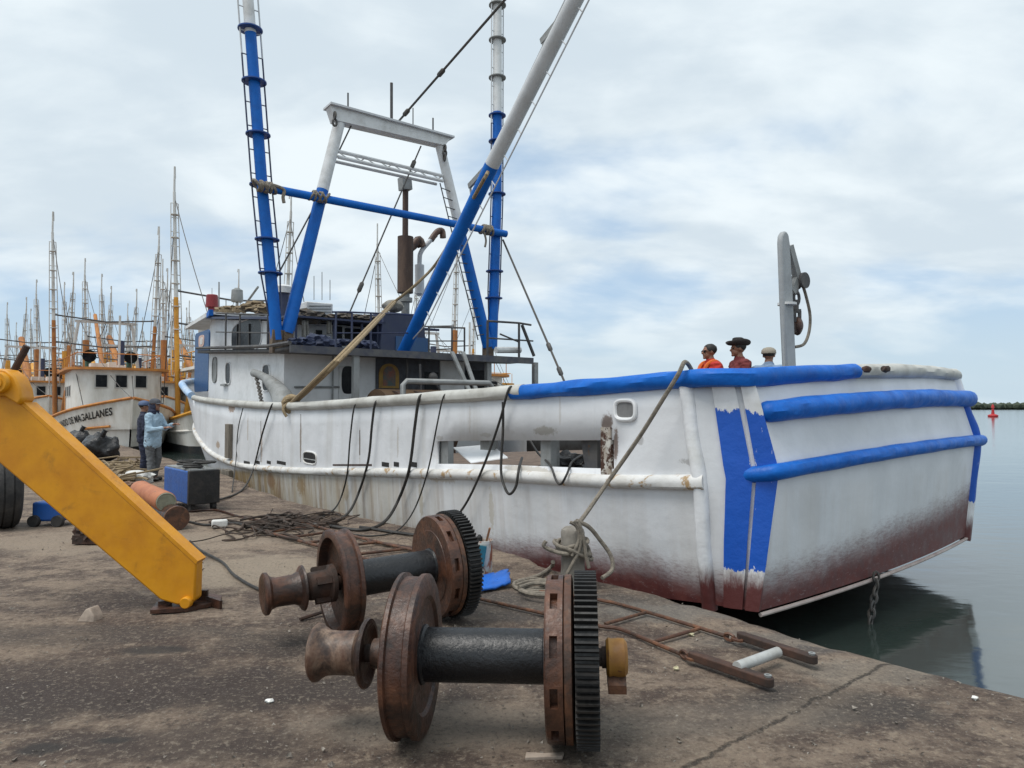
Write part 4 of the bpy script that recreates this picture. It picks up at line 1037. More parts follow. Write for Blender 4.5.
mb = MB(); a = ons(790, 362, SDV); mb.box((SDV, a.y + .03, a.z - .07), (.26, .3, .03)); mb.box((SDV, a.y + .03, a.z - .66), (.2, .14, 1.2)); bp('davit_foot', mb, M['greysteel'], dv)
mb = MB(); p = ons(787, 304, SDV); mb.lathe((SDV, p.y, p.z), (0, 0, 1), [(-.012, .085), (-.012, .095), (.012, .095), (.012, .085)], 16); bp('davit_band', mb, M['palewhite'], dv)
# rust-bitten holes in the stern rail
mb = MB()
for px in (861, 880): p = ons(px, 366, .1); mb.ball(p + Vector((-.055, 0, -.035)), .05, 2, (.6, 1.6, .7), .5, 6)
each('rust_patch', mb, M['rustdark'])
# ------------------------------------------------------------------ ropes, hoses and loose things on or hung from the trawler
def W(p): return bw(*p)
def ropething(name, pts, r, m, label, cat, group=None, n=8, jit=.05, sub=6):
    o = build(MB().tube(crom(pts, sub), r, n, jit=jit), name, M[m]); return tag(o, label, cat, group)
def stay(name, a, b, r, label, extra=None, sag=0):
    pts = [a.lerp(b, i / 8) - Vector((0, 0, sag * 4 * (i / 8) * (1 - i / 8))) for i in range(9)]
    mb = MB().tube(pts, r, 6)
    if extra:
        for f in extra: c = a.lerp(b, f); d = (b - a).normalized(); mb.tube([c - d * .16, c - d * .1, c + d * .1, c + d * .16], [.02, .06, .06, .02], 8)
    return tag(build(mb, name, M['wire']), label, 'wire rope', 'rigging wires of the trawler')
tip = W(BE); stay('rigging_wire', W(ons(398, 122, SG)), tip, .03, 'steel stay from the gantry top to the tip of the main boom', (.05, .24))
stay('rigging_wire', W(ons(503, 240, SG)), W((8.2, 6.7, 1.85)) if False else W(onk(565, 383, 6.3)), .03, 'black wire stay running down from the right pole to the stern rail', (.78, .93))
stay('rigging_wire', W(ons(318, 200, SG)), W(ons(275, 280, SG)), .02, 'short wire stay from the near gantry leg to the near pole')
stay('rigging_wire', W(ons(421, 146, SG)), W(ons(349, 314, SG)), .02, 'thin wire stay from under the gantry beam down past the exhaust', (.12, .85))
stay('rigging_wire', W(ons(352, 124, SG)), W(ons(338, 153, SG)), .02, 'short wire brace from the gantry beam to its near leg')
stay('rigging_wire', W(ons(443, 140, SG)), W(ons(560, -60, SG)), .012, 'faint thin wire from the gantry beam end up out of the picture') if False else None
# heavy tan hawser from the gunwale to the funnel and on along the boom
h0 = W(onk(291, 406, .02)); h1 = W(onk(345, 353, .25)); h2 = W(ons(394, 302, SF + .2)); h3 = W(ons(440, 258, 13)); h4 = W(onk(478, 190, KC - .25)); h5 = W(onk(488, 172, KC - .25))
mb = MB()
for dx in (-.036, .036): mb.tube(crom([h0 + Vector((dx, 0, .02)), h1 + Vector((dx, 0, 0)), h2 + Vector((dx, 0, 0))], 8), .04, 8, jit=.12)
mb.tube(crom([h2, h2.lerp(h3, .5) - Vector((0, 0, .1)), h3, h4, h5], 6), .04, 8, jit=.1)
for i in range(5): mb.tube([h0 + Vector((.16 * math.cos(t), .05 * math.sin(t * 2 + i), .14 * math.sin(t) + .02 * i)) for t in [2 * math.pi * q / 12 for q in range(12)]], .035, 6, closed=True)
mb.tube(crom([h0 + Vector((-.02, 0, .1)), h0 + Vector((-.12, -.12, -.05)), h0 + Vector((-.05, -.12, -.22))], 5), .03, 6)
tag(build(mb, 'hawser', M['rope']), 'thick doubled tan hawser rising from the gunwale knot to the funnel', 'rope')
# hoses from the rail to the quay
def hose(px_pts, r, label, k0=-.1, name='hose'):
    """pixel path down the hull side: start over the rail, hang just off the plating, end on the quay"""
    pts = []
    for q in px_pts:
        if len(q) == 2: pts.append(W(onk(q[0], q[1], k0)))
        else: p = onz(q[0], q[1], .025); pts.append(p)
    p0 = pts[0]; pts = [p0 + TT * .22 - Vector((0, 0, .08)), p0 + TT * .08 + Vector((0, 0, .04))] + pts
    return tag(build(MB().tube(crom(pts, 7), r, 8), name, M['cable']), label, 'hose', 'hoses hung over the trawler rail')
hose([(354, 408), (350, 440), (347, 475), (340, 500), (331, 512, 0), (318, 518, 0), (300, 520, 0)], .014, 'black hose over the rail, leftmost of the four amidships')
hose([(375, 404), (372, 425), (368, 462), (357, 497), (346, 515, 0), (325, 524, 0), (295, 522, 0)], .02, 'thick black hose hanging over the rail, second of four amidships')
hose([(419, 399), (415, 425), (409, 470), (397, 503), (384, 522, 0), (362, 530, 0), (330, 526, 0)], .022, 'black hose over the rail bending onto the rope heap, third amidships')
hose([(443, 398), (437, 425), (428, 470), (415, 508), (398, 530, 0), (372, 536, 0), (345, 533, 0)], .011, 'thin dark cord over the rail just left of the cut-away bulwark')
hose([(271, 407), (262, 435), (253, 470), (243, 489, 0), (225, 498, 0), (205, 502, 0)], .018, 'black hose over the rail beside the rusty fender plank')
hose([(508, 391), (500, 420), (486, 460), (468, 500), (452, 522), (441, 531)], .015, 'black hose crossing the opening down towards the rear gear wheel')
# thin cord from a cleat
a = W(onk(243, 408, -.08)); pts = [a, W(onk(238, 430, -.06)), W(onk(236, 460, -.1)), onz(232, 492, .02)]
tag(build(MB().tube(crom(pts, 6), .012, 6), 'hose', M['cable']), 'thin cord from the small cleat above the weathered fender plank', 'hose', 'hoses hung over the trawler rail')
# loop through the opening and the small one beside it
a = [W(onk(x, y, kk)) for x, y, kk in ((503, 402, -.09), (503, 430, -.08), (501, 470, -.12), (505, 488, -.16), (510, 494, -.16), (516, 486, -.14), (519, 468, -.08), (522, 458, .3))]
tag(build(MB().tube(crom(a, 6), .016, 8), 'hose', M['cable']), 'black hose looping below the cut-away opening in the bulwark', 'hose', 'hoses hung over the trawler rail')
a = [W(onk(x, y, kk)) for x, y, kk in ((530, 440, .5), (538, 453, .3), (550, 465, -.05), (556, 480, -.12), (561, 484, -.12), (567, 474, -.1), (572, 462, .1), (582, 455, .5))]
tag(build(MB().tube(crom(a, 6), .013, 8), 'hose', M['cable']), 'small black cable loop spilling out by the black sack', 'hose', 'hoses hung over the trawler rail')
# loose cables on deck, black sack, white board
rnd = random.Random(11); mb = MB()
for i in range(9):
    s0 = rnd.uniform(1.9, 3.4); pts = [W((s0 + rnd.uniform(-.6, .6), rnd.uniform(.5, 2.6), zdeck(s0) + .05)) for _ in range(5)]; mb.tube(crom(pts, 6), .016, 6)
tag(build(mb, 'cable_tangle', M['cable']), 'tangle of black cables lying on the brown deck inside the opening', 'cable')
mb = MB(); c = onk(568, 457, .45); mb.ball(W((c.x, .45, zdeck(c.x) + .12)), .2, 3, (1.2, .8, .65), .5, 4); tag(build(mb, 'black_sack', M['blackcloth']), 'crumpled black sack on the deck at the right of the opening', 'sack')
mb = MB(); c = onk(540, 462, .25); mb.ball(W((c.x, .2, zdeck(c.x) + .04)), .12, 3, (1.6, .8, .4), .5, 5); tag(build(mb, 'black_rag', M['blackcloth']), 'small black rag in the opening beside the middle frame', 'rag')
b0 = [onk(x, y, k) for x, y, k in ((471, 463.5, .05), (508, 458.5, .05), (491, 445.5, .35), (453, 448.5, .35))]
o = build(MB().prism([W(p) for p in b0], (0, 0, .018)), 'loose_board', M['boardwhite'], bevel=.004); tag(o, 'white board leaning out of the cut-away bulwark opening', 'board')
a = b0[2].lerp(b0[3], .5); build(MB().beam(W(b0[2].lerp(b0[3], .45)) + Vector((0, 0, .019)) - TT * .05, W(b0[2].lerp(b0[3], .7)) + Vector((0, 0, .019)) - TT * .05, .05, .012, (0, 0, 1)), 'hand_slot', M['rustdark'], o, world=False) if False else None
# chain hanging under the stern
cm = MB(); c = ons(878, 568, .3); chain(cm, [W(ons(876, 573, .1)), W(ons(876.5, 585, .1)), W(ons(873, 604, .1)), W(ons(870, 625, .1)) ], .09, .013); tag(build(cm, 'hanging_chain', M['wire']), 'short iron chain hanging from the bottom edge of the stern over the water', 'chain')
# davit block, hook, and rope
mb = MB(); p = lambda x, y: W(ons(x, y, SDV))
hk = thing('hook_block', 'black pulley block with rusty hook hanging from the grey stern davit', 'hook', p(799, 283))
mb = MB(); c = p(800.5, 281); mb.lathe(c - DD * .06, DD, [(0, .05), (0, .085), (.03, .085), (.045, .06), (.075, .06), (.09, .085), (.12, .085), (.12, .05)], 18); mb.beam(p(797, 278), p(795.5, 294), .05, .04); build(mb, 'pulley', M['darksteel'], hk, world=True)
mb = MB(); el = [c2 for c2 in [p(796.5, 298) + TT * .05 * math.cos(t) + Vector((0, 0, .07 * math.sin(t))) for t in [2 * math.pi * i / 12 for i in range(12)]]]; mb.tube(el, .016, 6, closed=True); mb.tube([p(796, 300), p(796, 312)], .03, 8)
mb.beam(p(794.5, 311), p(794.5, 322), .03, .03); mb.beam(p(799.5, 311), p(799.5, 322), .03, .03); mb.beam(p(794, 311), p(800, 311), .03, .04); build(mb, 'shackle', M['darksteel'], hk, world=True)
mb = MB(); mb.ball(p(797.5, 326), .075, 3, (.6, .9, 1.25), .2, 6); mb.tube(crom([p(795, 322), p(799, 320), p(801, 326), p(798, 333), p(794.5, 331)], 5), .025, 8); build(mb, 'hook', M['rust'], hk, world=True)
tag(build(MB().tube(crom([p(802, 283), p(806, 296), p(810, 315), p(809, 332), p(804, 344), p(795, 347)], 6), .016, 8), 'davit_rope', M['ropegrey']), 'grey rope looping from the pulley back to the stern davit', 'rope')
# mooring line to the bollard
BO = onz(573, 588); BO.z = 0
r0 = W(onk(686, 369, -.03)); 
ml = crom([W((onk(686, 369, .2).x - .05, .3, interp(ZR, .7) - .02)), r0 + Vector((0, 0, .06)), W(onk(676, 378, -.16)), W(onk(640, 436, -.25)) , W(onk(605, 486, -.42)), onY(582, 519, BO.y + .02), onY(577, 521, BO.y - .05)], 8)
mb = MB().tube(ml, .02, 8, jit=.12)
w2 = MB().tube(crom([onY(577, 521, BO.y - .03), onY(589, 527, BO.y), onY(600, 540, BO.y + .05), onY(611, 556, BO.y + .05), onY(612, 570, BO.y), onY(602, 578, BO.y - .1)], 6), .019, 8, jit=.1); mb.add(w2.v, w2.f)
tag(build(mb, 'mooring_line', M['ropegrey']), 'grey mooring line from the blue stern rail down to the bollard', 'rope')

# ------------------------------------------------------------------ the quay
bol = thing('bollard', 'round weathered concrete bollard at the quay edge wrapped in rope', 'bollard', (BO.x, BO.y, 0))
D = BO.y; h_ = EYE - (526 - 408) / F * D
rb = 11.5 / F * D
mb = MB().lathe((0, 0, -.02), (0, 0, 1), [(0, rb * 1.35), (.1, rb * 1.12), (.2, rb * 1.02), (h_ * .6, rb), (h_ - .03, rb * 1.03), (h_, rb * .95), (h_ + .02, rb * .7), (h_ + .02, .01)], 28, jit=.05)
build(mb, 'post', M['concrete'], bol)
mb = MB(); rnd = random.Random(5)
for i, (z, tilt) in enumerate(((h_ * .72, .12), (h_ * .66, -.16), (h_ * .58, .1), (h_ * .62, .22))):
    rr = rb + .03 + .012 * i
    mb.tube([(BO.x + rr * math.cos(t), BO.y + rr * math.sin(t), z + tilt * rr * 2 * math.cos(t + i) + .01 * math.sin(3 * t)) for t in [2 * math.pi * q / 20 for q in range(20)]], .017, 8, closed=True, jit=.1)
Y = BO.y - rb - .06
mb.tube(crom([onY(577, 521, Y), onY(581, 530, Y), onY(580, 548, Y), onY(573, 563, Y), onY(567, 574, Y)], 6), .017, 8, jit=.1)
mb.tube(crom([onY(574, 521, Y), onY(583, 536, Y), onY(586, 555, Y), onY(589, 568, Y)], 6), .017, 8, jit=.1)
mb.tube(crom([onY(570, 522, Y), onY(577, 527, Y), onY(579, 540, Y), onY(572, 556, Y)], 6), .015, 8, jit=.1)
mb.tube(crom([onY(546, 541, Y), onY(544, 546, Y), onY(553, 551, Y), onY(566, 554, Y), onY(573, 551, Y + .1)], 6), .018, 8, jit=.1)
gpts = [onz(x, y, .03) for x, y in ((552, 566), (540, 575), (522, 581), (514, 584), (520, 589), (540, 588), (556, 586))]
mb.tube(crom([onY(553, 562, Y + .05)] + gpts, 6), .019, 8, jit=.1)
for k in range(3): mb.tube(crom([onz(x + k * 3, y + 2.2 * k, .03 + .02 * k) for x, y in ((513, 583), (528, 579), (548, 581), (562, 586), (548, 591), (526, 590), (514, 586))], 5), .017, 8, jit=.1)
for q_ in (): pass
tag(build(mb, 'rope_coil', M['ropegrey']), 'grey rope wound round the concrete bollard and coiled at its foot', 'rope')

# --- trawl winch shafts lying on the quay
def gear_mb(x0, x1, R0, R1, n=78):
    out = []
    for i in range(n):
        a = 2 * math.pi / n
        for f, r in ((0, R0), (.16, R1), (.46, R1), (.62, R0)): out.append((math.cos(a * (i + f)) * r, math.sin(a * (i + f)) * r))
    mb = MB(); m = len(out); ri = R0 - .07
    rings = [(x0, ri, 1), (x0, None, 0), (x1, None, 0), (x1, ri, 1)]
    vs = []
    for x, r, inner in rings:
        for (cy, cz) in out:
            if inner: l = math.hypot(cy, cz); vs.append((x, cy / l * ri, cz / l * ri))
            else: vs.append((x, cy, cz))
    fs = [[q * m + i, q * m + (i + 1) % m, (q + 1) * m + (i + 1) % m, (q + 1) * m + i] for q in range(3) for i in range(m)]
    mb.add(vs, fs)
    mb.lathe((0, 0, 0), (1, 0, 0), [(x0 + .012, ri + .005), (x0 + .02, .2), (x0 + .0, .19), (x0, .08), (x1, .08), (x1, .15), (x1 - .02, .17), (x1 - .012, ri + .005)], 48)
    return mb
def slotted_mb(x0, x1, Rr, n=11, slot=.42):
    mb = MB(); w = x1 - x0; a0 = x0 + w * .3; a1 = x0 + w * .72
    mb.lathe((0, 0, 0), (1, 0, 0), [(x0 + .004, Rr - .035), (x1 - .004, Rr - .035)], 56)
    mb.lathe((0, 0, 0), (1, 0, 0), [(x0, .16), (x0, .27), (x0 + .02, .28), (x0 + .004, .30), (x0, Rr - .008), (x0 + .008, Rr), (a0, Rr), (a0, Rr - .04)], 56)
    mb.lathe((0, 0, 0), (1, 0, 0), [(a1, Rr - .04), (a1, Rr), (x1, Rr), (x1, .16)], 56)
    for i in range(n):
        t0 = 2 * math.pi * (i + slot) / n; t1 = 2 * math.pi * (i + 1) / n; vs = []
        for q in range(5):
            t = t0 + (t1 - t0) * q / 4
            for x, r in ((a0, Rr - .04), (a0, Rr), (a1, Rr), (a1, Rr - .04)): vs.append((x, r * math.cos(t), r * math.sin(t)))
        fs = [[q * 4 + j, q * 4 + (j + 1) % 4, (q + 1) * 4 + (j + 1) % 4, (q + 1) * 4 + j] for q in range(4) for j in range(4)] + [[0, 1, 2, 3], [19, 18, 17, 16]]
        mb.add(vs, fs)
    return mb
def winch(pl, pg, label, rl, plate, spin, bearing=True):
    pl = Vector(pl); pg = Vector(pg); ax = (pg - pl).normalized(); Lg = (pg - pl).length
    root = thing('winch_shaft', label, 'winch', (pl.x, pl.y, 0), math.atan2(ax.y, ax.x), 'rusty trawl winch shafts lying on the quay')
    zc0, zc1 = rl + .004, .406
    T_ = Matrix.Translation((0, 0, zc0)) @ Matrix.Rotation(-math.atan2(zc1 - zc0, Lg), 4, 'Y') @ Matrix.Rotation(spin, 4, 'X')
    def part(name, mb, m, par=None, **k): mb.xf(T_); return build(mb, name, M[m], par or root, **k)
    g0 = Lg - .052; g1 = Lg + .052; b0 = g0 - .135
    X = (1, 0, 0)
    part('drum', MB().lathe((.03, 0, 0), X, [(0, .14), (.03, .14), (.04, .127), (b0 - .05, .127), (b0 - .045, .135), (b0 - .025, .14)], 40), 'black_paint')
    part('brake_drum', MB().lathe((0, 0, 0), X, [(-.072, rl - .055), (-.072, rl - .012), (-.064, rl), (-.046, rl), (-.040, rl - .018), (.03, rl - .022), (.038, rl - .006), (.062, rl - .006), (.07, rl - .02), (.07, rl - .11), (.055, rl - .125), (.045, .175), (.05, .16), (.05, .06), (-.01, .06), (-.01, rl - .07), (-.072, rl - .055)], 64, jit=.006), 'rust')
    part('brake_disc', slotted_mb(b0, b0 + .082, .38), 'rust')
    part('brake_band', MB().lathe((0, 0, 0), X, [(b0 + .084, .2), (b0 + .084, .37), (b0 + .09, .382), (b0 + .12, .382), (b0 + .126, .36), (b0 + .126, .2)], 56, jit=.004), 'rust2')
    part('gear_wheel', gear_mb(g0, g1, .378, .402), 'gear_black', ang=25)
    part('shaft', MB().lathe((0, 0, 0), X, [(-.45, .042), (g1 + .02, .042), (g1 + .02, .05), (g1 + .12, .05)], 24), 'rustdark')
    if plate:
        part('warping_head', MB().lathe((-.53, 0, 0), X, [(.03, .06), (.03, .13), (.042, .14), (.055, .138), (.07, .125), (.1, .108), (.15, .103), (.22, .105), (.25, .108), (.27, .095), (.27, .06)], 44, jit=.008), 'rustworn')
        part('head_flange', MB().lathe((-.235, 0, 0), X, [(-.03, .12), (-.012, .158), (0, .166), (.012, .162), (.014, .14), (-.004, .11), (-.004, .05)], 44), 'rust')
        part('hub', MB().lathe((-.2, 0, 0), X, [(0, .07), (.1, .075), (.1, .06), (.15, .06)], 20), 'rustworn')
    else:
        part('warping_head', MB().lathe((-.53, 0, 0), X, [(0, .07), (0, .125), (.01, .14), (.03, .14), (.05, .11), (.085, .098), (.2, .1), (.235, .115), (.255, .15), (.268, .155), (.275, .14), (.27, .05)], 44, jit=.008), 'rust')
        mb = MB().lathe((-.25, 0, 0), X, [(0, .07), (.03, .095), (.15, .1), (.17, .13), (.2, .13), (.2, .06)], 20)
        for i in range(4): t = math.pi / 2 * i; mb.box((-.14, .1 * math.cos(t), .1 * math.sin(t)), (.1, .05, .05), Matrix.Rotation(t, 3, 'X'))
        part('clutch_hub', mb, 'rustdark')
    if bearing:
        mb = MB().lathe((g1 + .04, 0, 0), X, [(0, .05), (0, .078), (.012, .09), (.03, .086), (.06, .09), (.085, .088), (.1, .07), (.1, .05)], 28)
        bb = part('bearing', mb, 'yellow_worn')
        T0 = T_; 
        mb = MB(); mb.prism([(g1 + .045, -.05, -.07), (g1 + .045, .05, -.07), (g1 + .045, .085, -.10), (g1 + .045, .085, -.14), (g1 + .045, -.085, -.14), (g1 + .045, -.085, -.10)], (.085, 0, 0))
        mb.xf(Matrix.Rotation(-spin, 4, 'X')); mb.box((g1 + .09, 0, -.16), (.1, .06, .035)) if False else None
        part('bearing_foot', mb, 'rust2', bb)
    return root
winch(onz(413, 735), onz(587, 743), 'nearer rusty winch shaft with black drum, gear wheel and yellow bearing', .388, True, .3)
winch(onz(340, 635), onz(453, 616), 'farther rusty winch shaft lying behind the nearer one, no yellow bearing', .37, False, 1.1, False)
# a wooden chock and the odd iron under the far one
mb = MB(); a = onz(300, 622, .0); b = onz(322, 616, 0); mb.tube([a + Vector((0, 0, .02)), b + Vector((0, 0, .03)), b + Vector((.05, .06, .12))], .014, 6); tag(build(mb, 'iron_rod', M['rustdark']), 'short bent iron rod on the ground beside the farther winch shaft', 'rod')

# --- rusty ladders
def rodladder(stA, stB, rungs, r, label, extras=None, name='iron_ladder'):
    A = [onz(x, y, .03) for x, y in stA]; B = [onz(x, y, .03) for x, y in stB]
    root = thing(name, label, 'ladder', (A[0].x, A[0].y, 0))
    build(MB().tube(crom(A, 4), r, 8, jit=.08), 'rail', M['rust2'], root, world=True); build(MB().tube(crom(B, 4), r, 8, jit=.08), 'rail', M['rust2'], root, world=True)
    for a, b in rungs: build(MB().tube([onz(*a, .03), onz(*b, .03)], r * .9, 8), 'rung', M['rust2'], root, world=True)
    return root
l1 = rodladder([(476, 598), (520, 608), (560, 617), (600, 626), (620, 629), (652, 642), (686, 656)], [(530, 590), (600, 600), (640, 610), (700, 628), (728, 637)],
    [((540, 613), (596, 599)), ((605, 624), (647, 612)), ((653, 642), (701, 628))], .014, 'rusty rod ladder with flat end plates lying by the quay edge')
def plate(a, b, w, name='end_plate'):
    a = onz(*a, .03); b = onz(*b, .03); d = (b - a).normalized(); n_ = Vector((-d.y, d.x, 0)); out = []
    for c, s0 in ((a, 90), (b, -90)):
        for i in range(9): t = R(s0 + i * 22.5); out.append(c + d * (math.cos(t) * w) + n_ * (math.sin(t) * w))
    o = build(MB().prism([p - Vector((0, 0, .0)) for p in out], (0, 0, .05)), name, M['rustdark'], l1, world=True, bevel=.006)
    mb = MB().lathe(b + Vector((0, 0, .051)), (0, 0, 1), [(0, w * .55), (.012, w * .62), (.012, w * .3), (0.002, w * .28), (.002, .001)], 18); build(mb, 'plate_bush', M['tubewhite'] if False else M['greysteel'], o, world=True)
    return o
plate((694, 660), (768, 686), .034); plate((742, 640), (812, 663), .034)
for pxs in ([(681, 653), (687, 656), (693, 660)], [(725, 636), (733, 638), (741, 641)]):
    build(chain(MB(), [onz(x, y, .04) for x, y in pxs], .07, .011), 'link', M['rust2'], l1, world=True)
build(MB().tube([onz(737, 667, .08), onz(778, 652, .08)], .032, 14), 'pipe_rung', worn('galvanised_pipe', (.42, .43, .42), (.3, .3, .28), .5, 8, rough=.45, bump=.1), l1, world=True)
rodladder([(252, 528), (300, 541), (345, 553), (392, 566)], [(300, 522), (345, 534), (395, 546), (440, 556)], [((268, 532), (316, 526)), ((288, 538), (335, 531)), ((306, 543), (356, 536)), ((326, 548), (378, 542)), ((350, 555), (404, 549))], .018, 'rusty rod ladder half under the rope heap beside the trawler')
rodladder([(416, 545), (440, 551), (470, 558)], [(390, 553), (420, 560), (436, 564)], [((400, 556), (428, 548)), ], .016, 'short rusty rod ladder end behind the farther winch') if False else None
# rope heap, cables
rnd = random.Random(21); mb = MB()
for i in range(52):
    c = onz(rnd.uniform(250, 322), rnd.uniform(514, 530), rnd.uniform(.01, .1)); pts = [c]
    for k in range(4): pts.append(Vector((pts[-1].x + rnd.uniform(-.35, .35), pts[-1].y + rnd.uniform(-.35, .35), max(.015, rnd.uniform(-.03, .1)))))
    mb.tube(crom(pts, 4), rnd.choice((.007, .01, .016)), 6)
tag(build(mb, 'rope_heap', worn('oily_brown_rope', (.075, .05, .038), (.03, .024, .02), .6, 8, rough=.9, bump=.5)), 'dark heap of oily ropes and chain on the quay beside the trawler', 'rope')
for pts, r, lab, m in (([(250, 527), (232, 523), (205, 525), (185, 522), (160, 527)], .02, 'dark rope trailing left from the oily heap towards the cylinders', 'cable'), ([(190, 541), (200, 550), (222, 562), (233, 574), (250, 585), (266, 592)], .013, 'thin black cable running across the quay to the farther warping head', 'cable'),
        ([(360, 527), (400, 533), (430, 536), (470, 537)], .02, 'black cable lying along the foot of the hull behind the winches', 'cable'), ([(368, 541), (400, 546), (432, 551), (470, 558)], .018, 'rusty wire lying behind the farther winch drum', 'rust'),
        ([(180, 512), (215, 510), (240, 517), (262, 521)], .018, 'brown cord lying between the blue machine and the rope heap', 'rust')):
    tag(build(MB().tube(crom([onz(x, y, .02) for x, y in pts], 6), r, 6), 'ground_cable', M[m]), lab, 'cable')
o = onz(212, 528); tag(build(MB().box((o.x + .1, o.y, .06), (.2, .1, .1), Matrix.Rotation(.4, 3, 'Z')), 'cable_plug', M['rag_white'], bevel=.02), 'small white plug lying at the end of the rope heap', 'plug')
# paint bucket with brush, blue-smeared cardboard
c = onz(484, 578); H_ = (578 - 541) / F * c.y; rr = 8.6 / F * c.y
bk = thing('paint_bucket', 'white paint bucket with teal and rust drips beside the farther winch', 'bucket', (c.x, c.y, 0))
dr_ = worn('dripped_bucket_paint', (.6, .6, .56), (.4, .4, .36), .5, 6, (.3, .1, .05), .5, 5, stretch=(1, 1, .5), rough=.5)
build(MB().lathe((0, 0, .005), (0, 0, 1), [(0, rr * .9), (H_ - .03, rr), (H_ - .03, rr * 1.05), (H_, rr * 1.06), (H_, rr * .96), (H_ - .05, rr * .94), (H_ - .05, .001)], 28), 'pail', dr_, bk)
mb = MB(); mb.beam((.01, 0, H_ - .06), (.055, -.02, H_ + .12), .03, .02); build(mb, 'stir_stick', worn('paint_stick_wood', (.25, .12, .06), (.15, .08, .05), .5, 9, rough=.8), bk)
mb = MB(); mb.lathe((-.045, .02, H_ - .04), (0, 0, 1), [(0, .03), (.07, .03), (.075, .02), (.09, .012)], 12); build(mb, 'small_tin', M['gear_black'], bk)
mb = MB(); mb.box((-.02, -rr * 1.02, H_ * .62), (.07, .03, .2), Matrix.Rotation(.15, 3, 'Y')); build(mb, 'rag', worn('teal_rag', (.015, .14, .2), (.01, .08, .14), .5, 8, rough=.7), bk)
P = []
A = [onz(474, 596), onz(510, 589), onz(508, 578), onz(476, 584)]
for i in range(9):
    row = []
    for j in range(9):
        p = A[0].lerp(A[1], j / 8).lerp(A[3].lerp(A[2], j / 8), i / 8); e = .012 * noise.noise(Vector((i * .9, j * .9, 0)))
        row.append(Vector((p.x + e * 2, p.y + e * 2, .035 + .05 * max(0, j / 8 - .6) + .03 * (i / 8) + e)))
    P.append(row)
tag(build(MB().grid(P), 'painted_cardboard', worn('wet_blue_paint', (.01, .13, .55), (.015, .11, .45), .5, 6, (.5, .45, .38), .12, 7, rough=.35, bump=.3), solid=.02), 'scrap of cardboard covered in bright blue paint beside the bucket', 'cardboard')

# --- yellow stabiliser leg of a crane truck
YL = 5.55
def yl(x, y): return onY(x, y, YL)
leg_o = thing('stabiliser_leg', 'thick yellow stabiliser leg of a truck crane standing on a rusty foot plate', 'machine leg', yl(187, 606) * 1.0)
leg_o.location.z = 0
yel = worn('machine_yellow_paint', (.66, .285, .004), (.52, .2, .004), .55, 2.2, (.2, .085, .015), .13, 4, rough=.45, bump=.2, bs=14, soft=.12)
yel_top = yel
edge_top = [(-60, 352), (-20, 358), (16, 372), (22, 384), (24, 396), (52, 410), (190, 563)]
edge_bot = [(199, 592), (194, 602), (187, 607), (178, 606), (160, 600), (0, 464), (-60, 412)]
beam_out = [yl(x, y) for x, y in [(-60, 395), (-60, 412), (0, 464), (160, 600), (176, 605), (188, 606), (195, 600), (196, 563), (22, 404), (0, 392)]]
bo_ = build(MB().prism(beam_out, (0, .13, 0)), 'beam', yel, leg_o, world=True, bevel=.015)
mb = MB(); 
for a, b in (((50, 401), (201, 556)),): mb.beam(yl(*a) + Vector((0, .2, .01)), yl(*b) + Vector((0, .2, .01)), .012, .5, (0, 1, 0)) if False else mb.prism([yl(22, 405) + Vector((0, -.004, 0)), yl(196, 564) + Vector((0, -.004, 0)), yl(198, 561) + Vector((0, -.004, 0)), yl(24, 402) + Vector((0, -.004, 0))], (0, .15, 0))
build(mb, 'flange', yel, bo_, world=True)
kn = build(MB().prism([yl(x, y) + Vector((0, -.05, 0)) for x, y in [(-60, 372), (-20, 368), (0, 368.5), (10, 370), (19, 377), (24, 388), (26, 399), (22, 405), (8, 396), (-60, 397)]], (0, .16, 0)), 'knuckle', yel, leg_o, world=True, bevel=.015)
c = yl(5, 383); build(MB().lathe(c + Vector((0, -.11, 0)), (0, 1, 0), [(0, .03), (0, .05), (.01, .052), (.01, .078), (.02, .085), (.08, .085)], 28), 'pin', yel, kn, world=True)
c = yl(187, 602); build(MB().lathe(c + Vector((0, -.04, 0)), (0, 1, 0), [(0, .02), (0, .038), (.01, .045), (.05, .045)], 24), 'pin', yel, leg_o, world=True)
mb = MB(); mb.tube([onY(9, 380, YL + .2), onY(27, 346, YL + .2)], .028, 10); build(mb, 'hydraulic_rod', M['rustdark'], leg_o, world=True)
mb = MB(); A = [onz(150, 615), onz(186, 613), onz(220, 606), onz(222, 600), onz(198, 596), onz(160, 603)]
mb.prism([p + Vector((0, 0, .008)) for p in A], (0, 0, .03))
for x0, y0, x1, y1 in ((197, 597, 221, 605), (158, 606, 172, 604)): a = onz(x0, y0, .04); b = onz(x1, y1, .04); mb.beam(a, b, .02, .07, (0, 0, 1))
a = onz(187, 610); mb.box((a.x, YL + .2, .07), (.2, .03, .1))
build(mb, 'foot_plate', M['rust'], leg_o, world=True)
